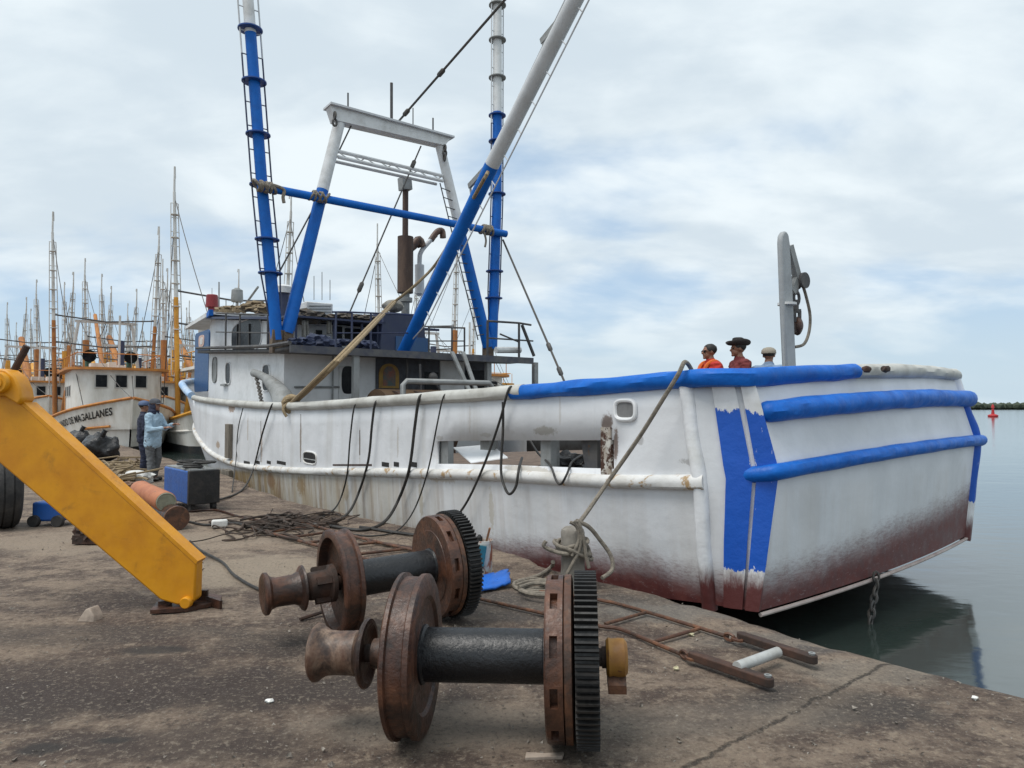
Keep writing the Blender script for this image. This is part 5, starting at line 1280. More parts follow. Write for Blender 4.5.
# truck wheel behind it, mostly out of frame
def wheel(c, r, w, ax, label, name='truck_wheel'):
    root = thing(name, label, 'wheel', (c[0], c[1], 0))
    a = Vector(ax).normalized(); o = Vector((c[0], c[1], r))
    build(MB().lathe(o - a * w / 2, a, [(0, r * .58), (.0, r * .82), (.02, r * .93), (.06, r * .99), (w * .3, r), (w * .31, r * .97), (w * .36, r * .97), (w * .37, r), (w * .63, r), (w * .64, r * .97), (w * .69, r * .97), (w * .7, r), (w - .06, r * .99), (w - .02, r * .93), (w, r * .82), (w, r * .58), (0, r * .58)], 48), 'tyre', M['tyre'], root, world=True)
    mb = MB().lathe(o - a * w / 2, a, [(.01, r * .6), (.0, r * .57), (.06, r * .52), (.1, r * .4), (.09, r * .22), (.02, r * .2), (.0, r * .12), (0, .001)], 36)
    for i in range(8):
        t = 2 * math.pi * i / 8; x, y = frame(a); mb.lathe(o - a * (w / 2 - .07) + (x * math.cos(t) + y * math.sin(t)) * r * .3, -a, [(0, .02), (.04, .02), (.04, .001)], 8)
    build(mb, 'rim', M['rim'], root, world=True)
c = onz(8, 529); wheel((c.x - .12, c.y + .1), .52, .32, (.75, .66, 0), 'black truck tyre with grey rim at the left edge behind the yellow leg')
c = onz(50, 526); jk = thing('blue_pump', 'small blue pump unit on trolley wheels behind the yellow leg', 'pump', (c.x, c.y, 0))
build(MB().box((0, .1, .2), (.42, .34, .26)), 'tank', M['genblue'], jk, bevel=.03); build(MB().lathe((-.16, -.12, .08), (0, 1, 0), [(0, .02), (0, .075), (.06, .08), (.06, .02)], 18), 'caster', M['tyre'], jk); build(MB().lathe((.16, -.12, .08), (0, 1, 0), [(0, .02), (0, .075), (.06, .08), (.06, .02)], 18), 'caster', M['tyre'], jk)
mb = MB(); mb.lathe((0, .1, .33), (0, 0, 1), [(0, .09), (.1, .09), (.12, .05), (.13, .001)], 16); build(mb, 'motor', M['genblack'], jk)
c = onz(83, 545); mb = MB(); mb.ball((c.x, c.y + .1, .1), .13, 3, (1.2, .8, .9), .6, 6); mb.box((c.x + .02, c.y + .1, .06), (.3, .2, .1)); tag(build(mb, 'iron_scrap', M['rustdark']), 'dark lump of scrap iron on the ground behind the yellow leg', 'scrap')
# gas cylinders
def cyl(pa, pb, r, zc, name, label, m, cap, endm):
    a = Vector((*pa, zc)); b = Vector((*pb, zc + .03)); d = (b - a).normalized(); Ln = (b - a).length
    root = thing(name, label, 'cylinder', (a.x, a.y, 0), 0)
    build(MB().lathe(a, d, [(0.0, r * .82), (0, r * .95), (.015, r), (Ln * .82, r), (Ln * .84, r * 1.04), (Ln * .87, r * 1.04), (Ln * .88, r), (Ln - .06, r * .9), (Ln, r * .5)], 32), 'tank', M[m], root, world=True)
    build(MB().lathe(a + d * -.004, d, [(.03, .001), (.02, r * .5), (0, r * .8), (-.01, r * .86), (.0, r * .93)], 28), 'end_cap', M[endm], root, world=True)
    return root
ca = onz(170, 530)
mk = lambda x, y, Y: onY(x, y, Y)
a1 = mk(166, 502, 9.4); b1 = mk(138, 486, 10.7)
cyl((a1.x, a1.y), (b1.x, b1.y), .135, a1.z, 'gas_cylinder', 'faded orange gas cylinder lying on top of a rusty drum', 'orangecyl', None, 'cylend')
a2 = mk(177, 518, 9.2); b2 = mk(150, 504, 10.5)
dm = thing('rusty_drum', 'rusty brown drum lying under the orange gas cylinder', 'drum', (a2.x, a2.y, 0))
d_ = Vector((b2.x - a2.x, b2.y - a2.y, 0)); Ln = d_.length
build(MB().lathe((a2.x, a2.y, .16), d_, [(.12, .001), (.1, .12), (0, .14), (0, .15), (.03, .157), (.05, .15), (Ln * .4, .15), (Ln * .42, .157), (Ln * .46, .15), (Ln, .15), (Ln, .01)], 32), 'shell', M['rust'], dm, world=True)
build(MB().lathe((a2.x, a2.y, .16), d_, [(-.01, .135), (-.01, .155), (.02, .16), (.02, .14)], 32), 'rim', M['rust2'], dm, world=True)
mb = MB(); c0 = (a1 + b1) / 2; mb.beam((a2.x - .34, a2.y + .3, .09), (a2.x - .85, a2.y + 1.2, .09), .22, .18); tag(build(mb, 'timber_baulk', worn('grey_old_timber', (.16, .13, .1), (.08, .065, .055), .5, 6, rough=.9)), 'old grey timber baulks propping the orange cylinder', 'timber')
# welding generator
gl = onz(188, 514); gd = DD; 
p_fl = onz(188, 513); p_fr = onz(216, 513); p_bl = onz(160, 497)
gw = (p_fr - p_fl); gl_ = (p_bl - p_fl)
hG = (513 - 472) / F * p_fl.y
gx = gw.normalized(); gy = Vector((-gx.y, gx.x, 0)); Lg_ = min(1.15, gl_.length); gy = Vector((-.66, .75, 0)); gx = Vector((.75, .66, 0)); Lg_ = 1.3
gen = thing('welding_generator', 'blue and sooty black welding generator on small wheels', 'generator', (p_fl.x, p_fl.y, 0))
def gbox(u0, u1, v0, v1, z0, z1): return [p_fl + gx * u + gy * v + Vector((0, 0, z)) for z in (z0, z1) for u, v in ((u0, v0), (u1, v0), (u1, v1), (u0, v1))]
def gb(*a): return MB().add(gbox(*a), [[3,2,1,0],[4,5,6,7],[0,1,5,4],[1,2,6,5],[2,3,7,6],[3,0,4,7]])
wG = .45
gbody = build(gb(0, wG, 0, Lg_, .12, hG), 'case', M['genblue'], gen, world=True, bevel=.02)
build(gb(-.004, wG + .01, -.03, .05, .12, hG + .01), 'front_panel', M['genblack'], gen, world=True, bevel=.01)
build(gb(wG * .55, wG * .75, -.035, -.028, .16, .26), 'socket_plate', M['gear_black'], gen, world=True)
for u, v in ((.08, .1), (wG - .06, .06), (.08, Lg_ - .1), (wG - .06, Lg_ - .1)): c = p_fl + gx * u + gy * v; build(MB().lathe((c.x, c.y, .075) - gx * .03, gx, [(0, .02), (0, .07), (.06, .075), (.06, .02)], 18) if False else MB().lathe(Vector((c.x, c.y, .075)) - gx * .03, gx, [(0, .02), (0, .07), (.06, .075), (.06, .02)], 18), 'wheel', M['tyre'], gen, world=True)
build(gb(.02, wG - .02, .03, Lg_ - .03, hG, hG + .02), 'top_panel', M['greysteel'], gen, world=True)
rnd = random.Random(4); mb = MB()
for i in range(9):
    c = p_fl + gx * wG * rnd.uniform(.2, .8) + gy * Lg_ * rnd.uniform(.15, .8) + Vector((0, 0, hG + .05)); ra = rnd.uniform(.1, .18)
    mb.tube([c + Vector((ra * math.cos(t), ra * math.sin(t), .02 * i * .4)) for t in [2 * math.pi * q / 14 for q in range(14)]], .018, 6, closed=True)
tag(build(mb, 'cable_coil', M['cable']), 'coiled black welding cable on top of the blue generator', 'cable')
# rubbish bags and the heap behind the leg
def bag(px, py, r, label, seed):
    c = onz(px, py); mb = MB().ball((c.x, c.y, r * .78), r, 4, (1.1, 1, .85), .35, 1.6 / 1)
    mb.v = [v + Vector((0, 0, .05 * noise.noise(v * 5 + Vector((seed, 0, 0))))) + (v - c).normalized() * .06 * noise.noise(v * 7) for v in mb.v]
    for v in mb.v: v.z = max(v.z, .005)
    mb.tube(crom([Vector((c.x + r * .3, c.y - .1, r * 1.5)), Vector((c.x + r * .4, c.y - .12, r * 1.75)), Vector((c.x + r * .5, c.y - .1, r * 1.95))], 4), [.1] * 1 + [.07] * 7 + [.12], 8)
    tag(build(mb, 'rubbish_bag', M['blackcloth']), label, 'rubbish bag', 'black rubbish bags on the quay')
bag(99, 461, .48, 'big black rubbish bag with a tied neck nearest the two men', 1); bag(78, 455, .5, 'black rubbish bag behind the other, half hidden by the yellow leg', 5)
rnd = random.Random(9)
mb = MB(); 
for i in range(14): c = onz(rnd.uniform(98, 136), rnd.uniform(468, 486)); mb.ball((c.x, c.y, .08), rnd.uniform(.14, .3), 3, (1.3, 1, .45), .6, 4)
for i in range(22):
    c = onz(rnd.uniform(96, 138), rnd.uniform(466, 488)); pts = [Vector((c.x + rnd.uniform(-.5, .5), c.y + rnd.uniform(-.5, .5), rnd.uniform(.1, .34))) for _ in range(4)]; mb.tube(crom(pts, 4), .022, 5)
tag(build(mb, 'net_heap', M['tarp_tan']), 'heap of tan nets and old rope on the quay by the men', 'net')
c = onz(136, 483); tag(build(MB().ball((c.x, c.y, .12), .28, 3, (1.2, .9, .5), .6, 4), 'white_rag', M['rag_white']), 'crumpled white cloth on the net heap near the men', 'cloth')
c = onz(128, 492); tag(build(MB().ball((c.x, c.y, .1), .2, 3, (1.2, .9, .5), .6, 4), 'brown_sack', worn('brown_sack_cloth', (.2, .12, .08), (.12, .08, .06), .5, 6, rough=.9)), 'brown sack lying in front of the white cloth', 'sack')
# stones, chips and litter on the concrete
def stone(px, py, r, sx, label, m, name='concrete_lump', seed=0):
    c = onz(px, py); tag(build(MB().ball((c.x, c.y, r * sx[2] * .7), r, 2, sx, .7, 2.2 / max(r, .05) * .1 + 2), name, m, ang=20), label, 'stone')
rubm = worn('pale_concrete_rubble', (.33, .27, .22), (.2, .16, .13), .5, 14, rough=.9, bump=.5)
cc = onz(87, 622); mb = MB().prism([cc + Vector((-.08, 0, 0)), cc + Vector((.06, -.02, 0)), cc + Vector((.05, -.0, .04)), cc + Vector((.0, .02, .1)), cc + Vector((-.03, .02, .085))], (.02, .09, 0)); tag(build(mb, 'brick_shard', rubm, bevel=.008), 'pale brick shard standing on the dark ground left of the foot plate', 'stone')
cc = onz(545, 761); mb = MB().prism([cc + Vector((-.09, 0, 0)), cc + Vector((.08, .01, 0)), cc + Vector((.09, .05, 0)), cc + Vector((.0, .04, 0)), cc + Vector((-.085, .05, 0))], (0, 0, .018)); tag(build(mb, 'wood_chip', rubm, bevel=.004), 'flat pale chip on the ground below the gear wheel', 'chip')
for px, py, lab in ((676, 670, 'crumpled yellowish paper scrap left of the ladder plate'), (691, 636, 'crumpled yellowish paper scrap between the ladder rails'), (975, 700, 'white paper scrap near the right corner of the quay'), (270, 703, 'white paper scrap on the ground below the front warping head')):
    c = onz(px, py); tag(build(MB().ball((c.x, c.y, .012), .016, 2, (1.2, 1, .6), .9, 30), 'paper_scrap', worn('paper_' + str(px), (.5, .46, .3) if px in (676, 691) else (.75, .75, .73), (.4, .37, .25), .4, 20, rough=.9)), lab, 'paper', 'paper scraps on the quay')
rnd = random.Random(2); mb = MB()
for i in range(6000):
    Y = 2.6 + 9 * rnd.random() ** 2; x = rnd.uniform(-.8, .75) * Y
    p = Vector((x, Y, 0))
    if wb(p).y > -.42: continue
    r = rnd.uniform(.003, .011) * (1 if rnd.random() < .93 else 1.9)
    bm_v = [Vector((x, Y, r * .5)) + Vector((rnd.uniform(-1, 1), rnd.uniform(-1, 1), rnd.uniform(-.6, .8))) * r for _ in range(5)]
    mb.add(bm_v, [[0, 1, 2], [0, 2, 3], [0, 3, 4], [1, 2, 4], [2, 3, 4], [0, 1, 4]])
tag(raw(mb, 'gravel', worn('gravel_grit', (.3, .27, .23), (.12, .1, .085), .6, 40, rough=.9, bump=0)), 'loose grit and small chips scattered over the concrete quay', 'gravel', kind='stuff')
# red buoy far out
c = onz(993, 417, -.5); D = c.y; u = D / F
by = thing('channel_buoy', 'red channel buoy with a lantern frame floating off the far shore', 'buoy', (c.x, c.y, -.5))
redm = worn('red_buoy_paint', (.42, .02, .025), (.34, .02, .02), .4, .8, rough=.5, bump=0)
build(MB().lathe((0, 0, 0), (0, 0, 1), [(-.3, u * 4), (u * 1.5, u * 4.6), (u * 2.2, u * 4), (u * 3, u * 1.6)], 24), 'float', redm, by)
mb = MB().lathe((0, 0, 0), (0, 0, 1), [(u * 3, u * 1.5), (u * 9, u * .9), (u * 9, u * 1.5), (u * 11, u * 1.2), (u * 13, u * .3)], 16); build(mb, 'tower', redm, by)
# ------------------------------------------------------------------ people
def capsule(mb, a, ra, b, rb, flat=None):
    bm = bmesh.new()
    for c, r in ((a, ra), (b, rb)): bmesh.ops.create_icosphere(bm, subdivisions=2, radius=r, matrix=Matrix.Translation(c))
    r_ = bmesh.ops.convex_hull(bm, input=bm.verts)
    bmesh.ops.delete(bm, geom=[v for v in bm.verts if not v.link_faces], context='VERTS')
    bm.verts.index_update(); mb.add([v.co.copy() for v in bm.verts], [[v.index for v in f.verts] for f in bm.faces]); bm.free()
def blob_mesh(name, mb, m, parent, voxel, it=3):
    me = bpy.data.meshes.new(name); me.from_pydata([tuple(v) for v in mb.v], [], mb.f); me.update()
    bm = bmesh.new(); bm.from_mesh(me); bmesh.ops.recalc_face_normals(bm, faces=bm.faces); bm.to_mesh(me); bm.free()
    o = bpy.data.objects.new(name, me); COL.objects.link(o)
    r = o.modifiers.new('r', 'REMESH'); r.mode = 'VOXEL'; r.voxel_size = voxel; r.use_smooth_shade = True
    s = o.modifiers.new('s', 'SMOOTH'); s.factor = .5; s.iterations = it
    dg = bpy.context.evaluated_depsgraph_get(); nm = bpy.data.meshes.new_from_object(o.evaluated_get(dg)); nm.name = name
    if name in ('shirt', 'trousers', 'hood', 'vest'):
        ns = [v.normal.copy() for v in nm.vertices]; sd = len(bpy.data.meshes) * 1.7
        for v, q in zip(nm.vertices, ns):
            c = v.co; f = noise.noise(Vector((c.x * 9 + c.z * 5 + sd, c.y * 9 - c.z * 4, c.z * 13))) ; f2 = noise.noise(Vector((c.x * 22 + c.z * 9, c.y * 22, c.z * 26 + sd)))
            v.co = c + q * (-.016 * abs(f) * 1.6 + .006 * f2 + .008)
    o.modifiers.clear(); o.data = nm; nm.materials.clear(); nm.materials.append(m); nm.polygons.foreach_set('use_smooth', [True] * len(nm.polygons)); o.parent = parent
    return o
V = Vector
def person(label, loc, face, sc_, arms, feet, shirt, trousers, hat=None, hatm=None, hair=True, scarf=None, sleeves='long', vest=None, glasses=False, group=None, lean=.0, bot=0):
    root = thing('person', label, 'person', loc, face, group); root.scale = (sc_, sc_, sc_)
    hip = V((0, 0, .93)); chest = V((lean * .8, 0, 1.33)); neck = V((lean, 0, 1.5)); head = V((lean + .02, 0, 1.66))
    mb = MB()
    def both(fn):
        for s in (1, -1): fn(s)
    capsule(mb, hip + V((0, .06, 0)), .12, chest + V((0, .07, 0)), .115); capsule(mb, hip + V((0, -.06, 0)), .12, chest + V((0, -.07, 0)), .115)
    capsule(mb, chest + V((0, .14, .09)), .07, chest + V((0, -.14, .09)), .07); capsule(mb, chest + V((0, 0, .1)), .08, neck + V((0, 0, .08)), .056)
    # head: skull, jaw, nose, ears, brow
    mb.ball(head + V((-.012, 0, .03)), .1, 3, (1.0, .78, 1.02)); mb.ball(head + V((.03, 0, -.045)), .075, 3, (.85, .72, .95)); capsule(mb, head + V((.085, 0, .015)), .012, head + V((.105, 0, -.02)), .017)
    mb.ball(head + V((.075, 0, .035)), .03, 2, (.6, 1.9, .5)); mb.ball(head + V((.082, 0, -.055)), .018, 2, (.7, 1.6, .7)); mb.ball(head + V((.07, 0, -.095)), .026, 2)
    for s in (1, -1): mb.ball(head + V((-.005, .078 * s, .0)), .03, 2, (.6, .35, 1))
    shirtmb = MB(); tro = MB(); shoe = MB()
    capsule(shirtmb, hip + V((0, .07, -.05 + bot)), .135, chest + V((0, .075, 0)), .13); capsule(shirtmb, hip + V((0, -.07, -.05 + bot)), .135, chest + V((0, -.075, 0)), .13); capsule(shirtmb, hip + V((0.02, 0, -.02 + bot)), .14, chest, .135)
    capsule(shirtmb, chest + V((0, .155, .085)), .085, chest + V((0, -.155, .085)), .085); capsule(shirtmb, chest + V((0, 0, .1)), .1, neck + V((-.005, 0, .01)), .07)
    for s, (el, ha, fd) in zip((1, -1), arms):
        sh = chest + V((0, .19 * s, .085)); el = V(el); ha = V(ha); fd = V(fd).normalized()
        capsule(mb, sh, .058, el, .043); capsule(mb, el, .043, ha, .028)
        capsule(shirtmb, sh, .078, sh.lerp(el, 1.0 if sleeves == 'long' else .6), .064)
        if sleeves == 'long': capsule(shirtmb, el, .062, el.lerp(ha, .82), .048)
        # hand: palm, four unequal bent fingers, thumb from the side of the palm
        side = fd.cross(V((0, 0, 1))); side = side.normalized() if side.length > .1 else V((0, 1, 0)); nrm = side.cross(fd).normalized()
        pc = ha + fd * .075
        for w in (-.022, .0, .022): capsule(mb, ha + fd * .015 + side * w * .7, .017, pc + side * w, .016)
        for q, (w, ln) in enumerate(((-.03, .068), (-.01, .08), (.011, .075), (.031, .058))):
            k0 = pc + side * w; k1 = k0 + fd * ln * .5 - nrm * .012; k2 = k1 + fd * ln * .35 - nrm * .03
            capsule(mb, k0, .0105, k1, .0098); capsule(mb, k1, .0098, k2, .009)
        th0 = ha + fd * .03 + side * -.03 * s; th1 = th0 + fd * .03 - side * .025 * s - nrm * .015; capsule(mb, th0, .014, th1, .012); capsule(mb, th1, .012, th1 + fd * .03 - nrm * .012, .01)
    for s, (kn, an) in zip((1, -1), feet):
        hp = hip + V((0, .09 * s, -.04)); kn = V(kn); an = V(an)
        capsule(mb, hp, .085, kn, .056); capsule(mb, kn, .056, an, .038); capsule(mb, an + V((0, 0, -.03)), .04, an + V((.14, 0, -.05)), .034)
        capsule(tro, hp + V((0, 0, .03)), .11, kn, .078); capsule(tro, kn, .078, an + V((0, 0, .02)), .066); 
        capsule(shoe, an + V((-.04, 0, -.045)), .046, an + V((.15, 0, -.048)), .042)
    capsule(tro, hip + V((0, .06, 0)), .125, hip + V((0, -.06, 0)), .125)
    for v in shoe.v: v.z = max(v.z, .001)
    blob_mesh('body', mb, M['skin'], root, .0075, 2)
    blob_mesh('shirt', shirtmb, M[shirt], root, .014, 3); blob_mesh('trousers', tro, M[trousers], root, .014, 3); blob_mesh('shoes', shoe, M['gear_black'], root, .012, 2)
    if vest:
        vm = MB(); capsule(vm, hip + V((0, .07, .05)), .145, chest + V((0, .08, 0)), .14); capsule(vm, hip + V((0, -.07, .05)), .145, chest + V((0, -.08, 0)), .14); capsule(vm, chest + V((0, .1, .085)), .09, chest + V((0, -.1, .085)), .09); blob_mesh('vest', vm, M[vest], root, .014, 3)
    if hair:
        hm = MB(); hm.ball(head + V((-.022, 0, .05)), .108, 3, (1, .8, .93), .08, 6); hm.v = [v for v in hm.v]; 
        for v in hm.v:
            if v.x - head.x > .055: v.x = head.x + .055 + (v.x - head.x - .055) * .3
            if v.z < head.z - .02: v.z = head.z - .02
        build(hm, 'hair', M['hair'], root)
    for s in (1, -1): build(MB().ball(head + V((.079, .033 * s, .012)), .011, 2), 'eye', M['gear_black'] if not glasses else M['glass'], root)
    if glasses:
        gm = MB()
        for s in (1, -1): gm.ball(head + V((.092, .033 * s, .012)), .028, 2, (.25, 1, .75)); gm.tube([head + V((.085, .06 * s, .015)), head + V((.0, .085 * s, .015))], .004, 5)
        gm.tube([head + V((.097, -.01, .015)), head + V((.097, .01, .015))], .004, 5); build(gm, 'sunglasses', M['glass'], root)
    if scarf:
        sm = MB(); sm.ball(head + V((-.03, 0, -.025)), .108, 3, (1.0, .84, 1.0), .1, 6); capsule(sm, head + V((-.03, 0, -.08)), .1, neck + V((-.02, 0, -.02)), .13)
        for v in sm.v:
            if v.x - head.x > .045: v.x = head.x + .045
        blob_mesh('hood', sm, M[scarf], root, .012, 2)
    if hat == 'cap':
        cm = MB().lathe(head + V((-.015, 0, .05)), (0, 0, 1), [(-.012, .122), (.0, .124), (.05, .117), (.085, .085), (.1, .04), (.103, .001)], 28)
        for v in cm.v: v.y = (v.y) * .84
        c0 = build(cm, 'cap', M[hatm], root)
        bmv = MB(); P = []
        for i in range(5): P.append([head + V((.065 + .13 * math.cos(t) * (.35 + .65 * i / 4), .085 * math.sin(t) * (.8 + .2 * i / 4), .052 - .014 * i / 4 - .012 * math.sin(t) ** 2)) for t in [R(-90 + 18 * q) for q in range(11)]])
        build(bmv.grid(P), 'cap_brim', M[hatm], c0, solid=.006)
    if hat == 'wide':
        cm = MB(); P = []
        for i in range(5):
            r = [.085, .11, .135, .155, .172][i]; P.append([head + V((-.01 + r * math.cos(t) * 1.05, r * math.sin(t) * .85, .075 + [0, -.004, .0, .012, .03][i] * 1 + .075 * (i / 4) ** 2 * abs(math.sin(t)) - .015 * (i / 4))) for t in [2 * math.pi * q / 32 for q in range(33)]])
        c0 = build(MB().grid(P), 'hat_brim', M[hatm], root, solid=.006)
        cr = MB().lathe(head + V((-.01, 0, .07)), (0, 0, 1), [(0, .1), (.06, .096), (.115, .08), (.128, .055), (.112, .02), (.105, .001)], 28)
        for v in cr.v: v.y *= .8
        build(cr, 'hat_crown', M[hatm], c0)
    return root
c = onz(152, 481); fr_ = math.radians(-8)
person('man in a light blue denim shirt and dark hooded cap working with his hands raised', (c.x, c.y, 0), fr_, 1.0,
    (((.12, .26, 1.16), (.42, .12, 1.24), (1, -.2, .25)), ((.10, -.27, 1.12), (.40, -.16, 1.17), (1, .1, .3))), (((.06, .11, .5), (-.03, .12, .09)), ((.02, -.1, .5), (.06, -.12, .09))), 'lightblue_shirt', 'grey_trousers', 'cap', 'grey_cap', False, 'navy_cloth', bot=-.07, lean=.03)
c = onz(142.5, 477); person('man in dark navy clothes and a blue cap half hidden behind the other', (c.x, c.y, 0), R(25), .98,
    (((.06, .27, 1.13), (.22, .22, .93), (.6, -.1, -.6)), ((.05, -.27, 1.13), (.2, -.2, .95), (.6, .1, -.6))), (((.05, .1, .5), (0, .12, .09)), ((.03, -.1, .5), (.0, -.12, .09))), 'navy_cloth', 'navy_cloth', 'cap', 'blue_cap', True)
# three men on the after deck
relaxed = (((.03, .27, 1.13), (.14, .28, .9), (.3, 0, -1)), ((.03, -.27, 1.13), (.14, -.28, .9), (.3, 0, -1)))
stand = (((.02, .1, .5), (0, .11, .09)), ((.02, -.1, .5), (.0, -.11, .09)))
def ondeck(px, py, Y, tot):
    p = onY(px, py, Y); b = wb(p); zd_ = zdeck(b.x) + .2 * math.sin(math.pi * max(0, min(1, (b.y - .05) / 6.6)))
    return p, zd_
for px, py, Y, face, kw in ((713, 346, 12.3, R(190), dict(label='man in a red shirt with dark sunglasses and an orange strap behind the stern rail', shirt='red_shirt', vest=None, hair=True, glasses=True)),
        (742, 338, 12.3, R(185), dict(label='man in a wide dark hat and maroon shirt behind the stern rail', shirt='maroon_shirt', hat='wide', hatm='dark_hat')), (768, 346.5, 12.0, R(60), dict(label='man in a khaki cap and pale blue shirt beside the stern davit', shirt='paleblue_shirt', hat='cap', hatm='khaki_cap'))):
    p, zd_ = ondeck(px, py, Y, 0)
    topz = 1.77 if kw.get('hat') is None else (1.85 if kw['hat'] == 'wide' else 1.82)
    s_ = (p.z - zd_) / topz
    kw2 = dict(kw); lab = kw2.pop('label'); sh = kw2.pop('shirt')
    r_ = person(lab, (p.x, p.y, zd_), face, s_, relaxed, stand, sh, 'grey_trousers', sleeves='short' if sh != 'paleblue_shirt' else 'long', lean=.05, **kw2)
    r_.scale = (s_ * 1.12, s_ * 1.22, s_)
    if sh == 'red_shirt':
        sm = MB()
        for s in (1, -1): sm.tube(crom([V((.17, .07 * s, 1.05)), V((.19, .08 * s, 1.25)), V((.16, .1 * s, 1.42)), V((.05, .11 * s, 1.5)), V((-.06, .1 * s, 1.44)), V((-.1, .08 * s, 1.3))], 4), .035, 8)
        build(sm, 'strap', M['orange_vest'], r_)
# ------------------------------------------------------------------ trawlers moored beyond the bow
HB = [(-9.5, 2.1), (-8.8, 2.6), (-5, 3.1), (0, 3.2), (4, 3.05), (6.5, 2.4), (8.3, 1.2), (9.5, .05)]
HZ = [(-9.5, 1.35), (-4, 1.05), (0, 1.1), (4, 1.45), (7, 1.9), (9.5, 2.4)]
def hb(x, z):
    b = interp(HB, x); zt = interp(HZ, x); f = max(0, min(1, (z + .9) / (zt + .9)))
    return max(0, b * (.72 + .28 * f) if x > 3 else b * (.9 + .1 * f))
boot = worn('dark_boot_topping', (.02, .025, .03), (.05, .045, .04), .5, 2, rough=.6)
def bg_trawler(label, hz=3.45, gz=6.6, thick=1., hull_m='bgwhite', trim='orange', low='rustmast', up='bggrey', roofm='orange', mast=13.0, sep=2.75, name_text=None, group='trawlers moored beyond the bow', detail=True, seed=0):
    rnd = random.Random(seed)
    root = thing('moored_trawler', label, 'boat', (0, 0, 0), 0, group)
    B = lambda n, mb, m, p=None, **k: build(mb, n, M[m] if isinstance(m, str) else m, p or root, **k)
    xs = [-9.5 + .6 * i for i in range(32)]; xs[-1] = 9.5
    zl = lambda x: [interp(HZ, x), interp(HZ, x) * .6, .35, -.15]
    vs = []; fs = []
    for x in xs:
        row = [(x - (.7 * (interp(HZ, x) - z) / 3 if x > 7 else 0), hb(x, z), z) for z in zl(x)]
        vs += row + [(a, -b, c) for a, b, c in row[::-1]]
    n = 8
    for i in range(len(xs) - 1):
        for j in range(n - 1): fs.append([i * n + j, i * n + j + 1, (i + 1) * n + j + 1, (i + 1) * n + j])
    fs.append(list(range(n)))
    h = B('hull', MB().add(vs, fs), hull_m)
    vs = []; fs = []
    for x in xs:
        row = [(x - (.7 * (interp(HZ, x) - z) / 3 if x > 7 else 0), hb(x, z), z) for z in (-.15, -.9)]; vs += row + [(a, -b, c) for a, b, c in row[::-1]]
    for i in range(len(xs) - 1):
        for j in range(3): fs.append([i * 4 + j, i * 4 + j + 1, (i + 1) * 4 + j + 1, (i + 1) * 4 + j])
    fs.append([0, 1, 2, 3]); B('boot_top', MB().add(vs, fs), boot, h)
    for s in (1, -1): B('rail_trim', MB().tube([(x, s * hb(x, interp(HZ, x)), interp(HZ, x)) for x in xs], .085, 6), trim, h); B('strake', MB().tube([(x, s * (hb(x, .35) + .02), interp(HZ, x) * .42) for x in xs[:-1]], .07, 6), trim if seed % 2 else hull_m, h)
    mb = MB(); P = [[(x, -hb(x, .5) + .05 + 2 * (hb(x, .5) - .05) * q / 4, .45 + .035 * max(0, x) + .0 * q) for q in range(5)] for x in xs]; B('deck', mb.grid(P), 'deckwood')
    # house with rounded front
    def house_out(x0, x1, w, rr=1.2): return [(x0, -w), (x0, w)] + [(x1 - rr + rr * math.cos(t), w - rr + rr * math.sin(t)) for t in [R(90 - 15 * i) for i in range(7)]] + [(x1 - rr + rr * math.cos(t), -w + rr + rr * math.sin(t)) for t in [R(-15 * i) for i in range(7)]]
    o = house_out(-.5, 5.6, 2.25); hs = B('deckhouse', MB().prism([(x, y, .4) for x, y in o], (0, 0, hz - .4)), hull_m)
    o = house_out(-2.2, 6.0, 2.6, 1.4); rf = B('roof', MB().prism([(x, y, hz) for x, y in o], (0, 0, .14)), roofm, hs)
    for s in (1, -1):
        for x in (.8, 2.0, 3.2) if detail else (2.2,):
            w = B('window', MB().box((x, s * 2.25, 2.85), (.62, .06, .66)), 'bggrey', hs); B('pane', MB().box((x, s * 2.265, 2.85), (.5, .06, .54)), 'glass', w)
        B('door', MB().box((-.0 + .1, s * 2.26, 2.0), (.6, .05, 1.9)), trim, hs)
    for y in (-.98, 0, .98):
        w = B('window', MB().box((5.61, y, hz - .62), (.06, .66, .78)), 'bggrey', hs); B('pane', MB().box((5.63, y, hz - .62), (.06, .54, .66)), 'glass', w)
    for y in (-1.2, 1.0) if detail else (-1,):
        mb = MB().tube(crom([(1.2, y, hz + .1), (1.2, y, hz + .7), (1.35, y, hz + .95), (1.75, y, hz + .98)], 5), [.17] * 8 + [.2 + .025 * i for i in range(8)], 14, cap=False); cw = B('vent_cowl', mb, worn('green_cowl_paint', (.03, .11, .09), (.05, .09, .07), .5, 4, (.2, .1, .05), .2, 6, rough=.6) if 'cowlm' not in M else M['cowlm']); M['cowlm'] = cw.data.materials[0]
        B('cowl_mouth', MB().lathe((1.74, y, hz + .98), (1, 0, 0), [(0, .001), (.0, .34)], 16), 'glass', cw)
    # rails and clutter on the roof
    mb = MB()
    for s in (1, -1):
        mb.tube([(-2, 2.3 * s, hz + .95), (5.2, 2.1 * s, hz + .95)], .03, 5)
        for x in (-2, -.5, 1, 2.5, 4, 5.2): mb.tube([(x, 2.25 * s, hz), (x, 2.25 * s, hz + .95)], .025, 5)
    mb.tube([(5.2, -2.1, hz + .95), (5.2, 2.1, hz + .95)], .03, 5); B('roof_rail', mb, trim, rf)
    B('chimney', MB().tube([(-.8, .8, hz), (-.8, .8, hz + 2.2)], .2, 12), 'navy', rf)
    mb = MB()
    for i in range(5): mb.box((rnd.uniform(-1.5, 4), rnd.uniform(-1.5, 1.5), hz + .35), (rnd.uniform(.4, 1.1), rnd.uniform(.4, .9), rnd.uniform(.3, .6)))
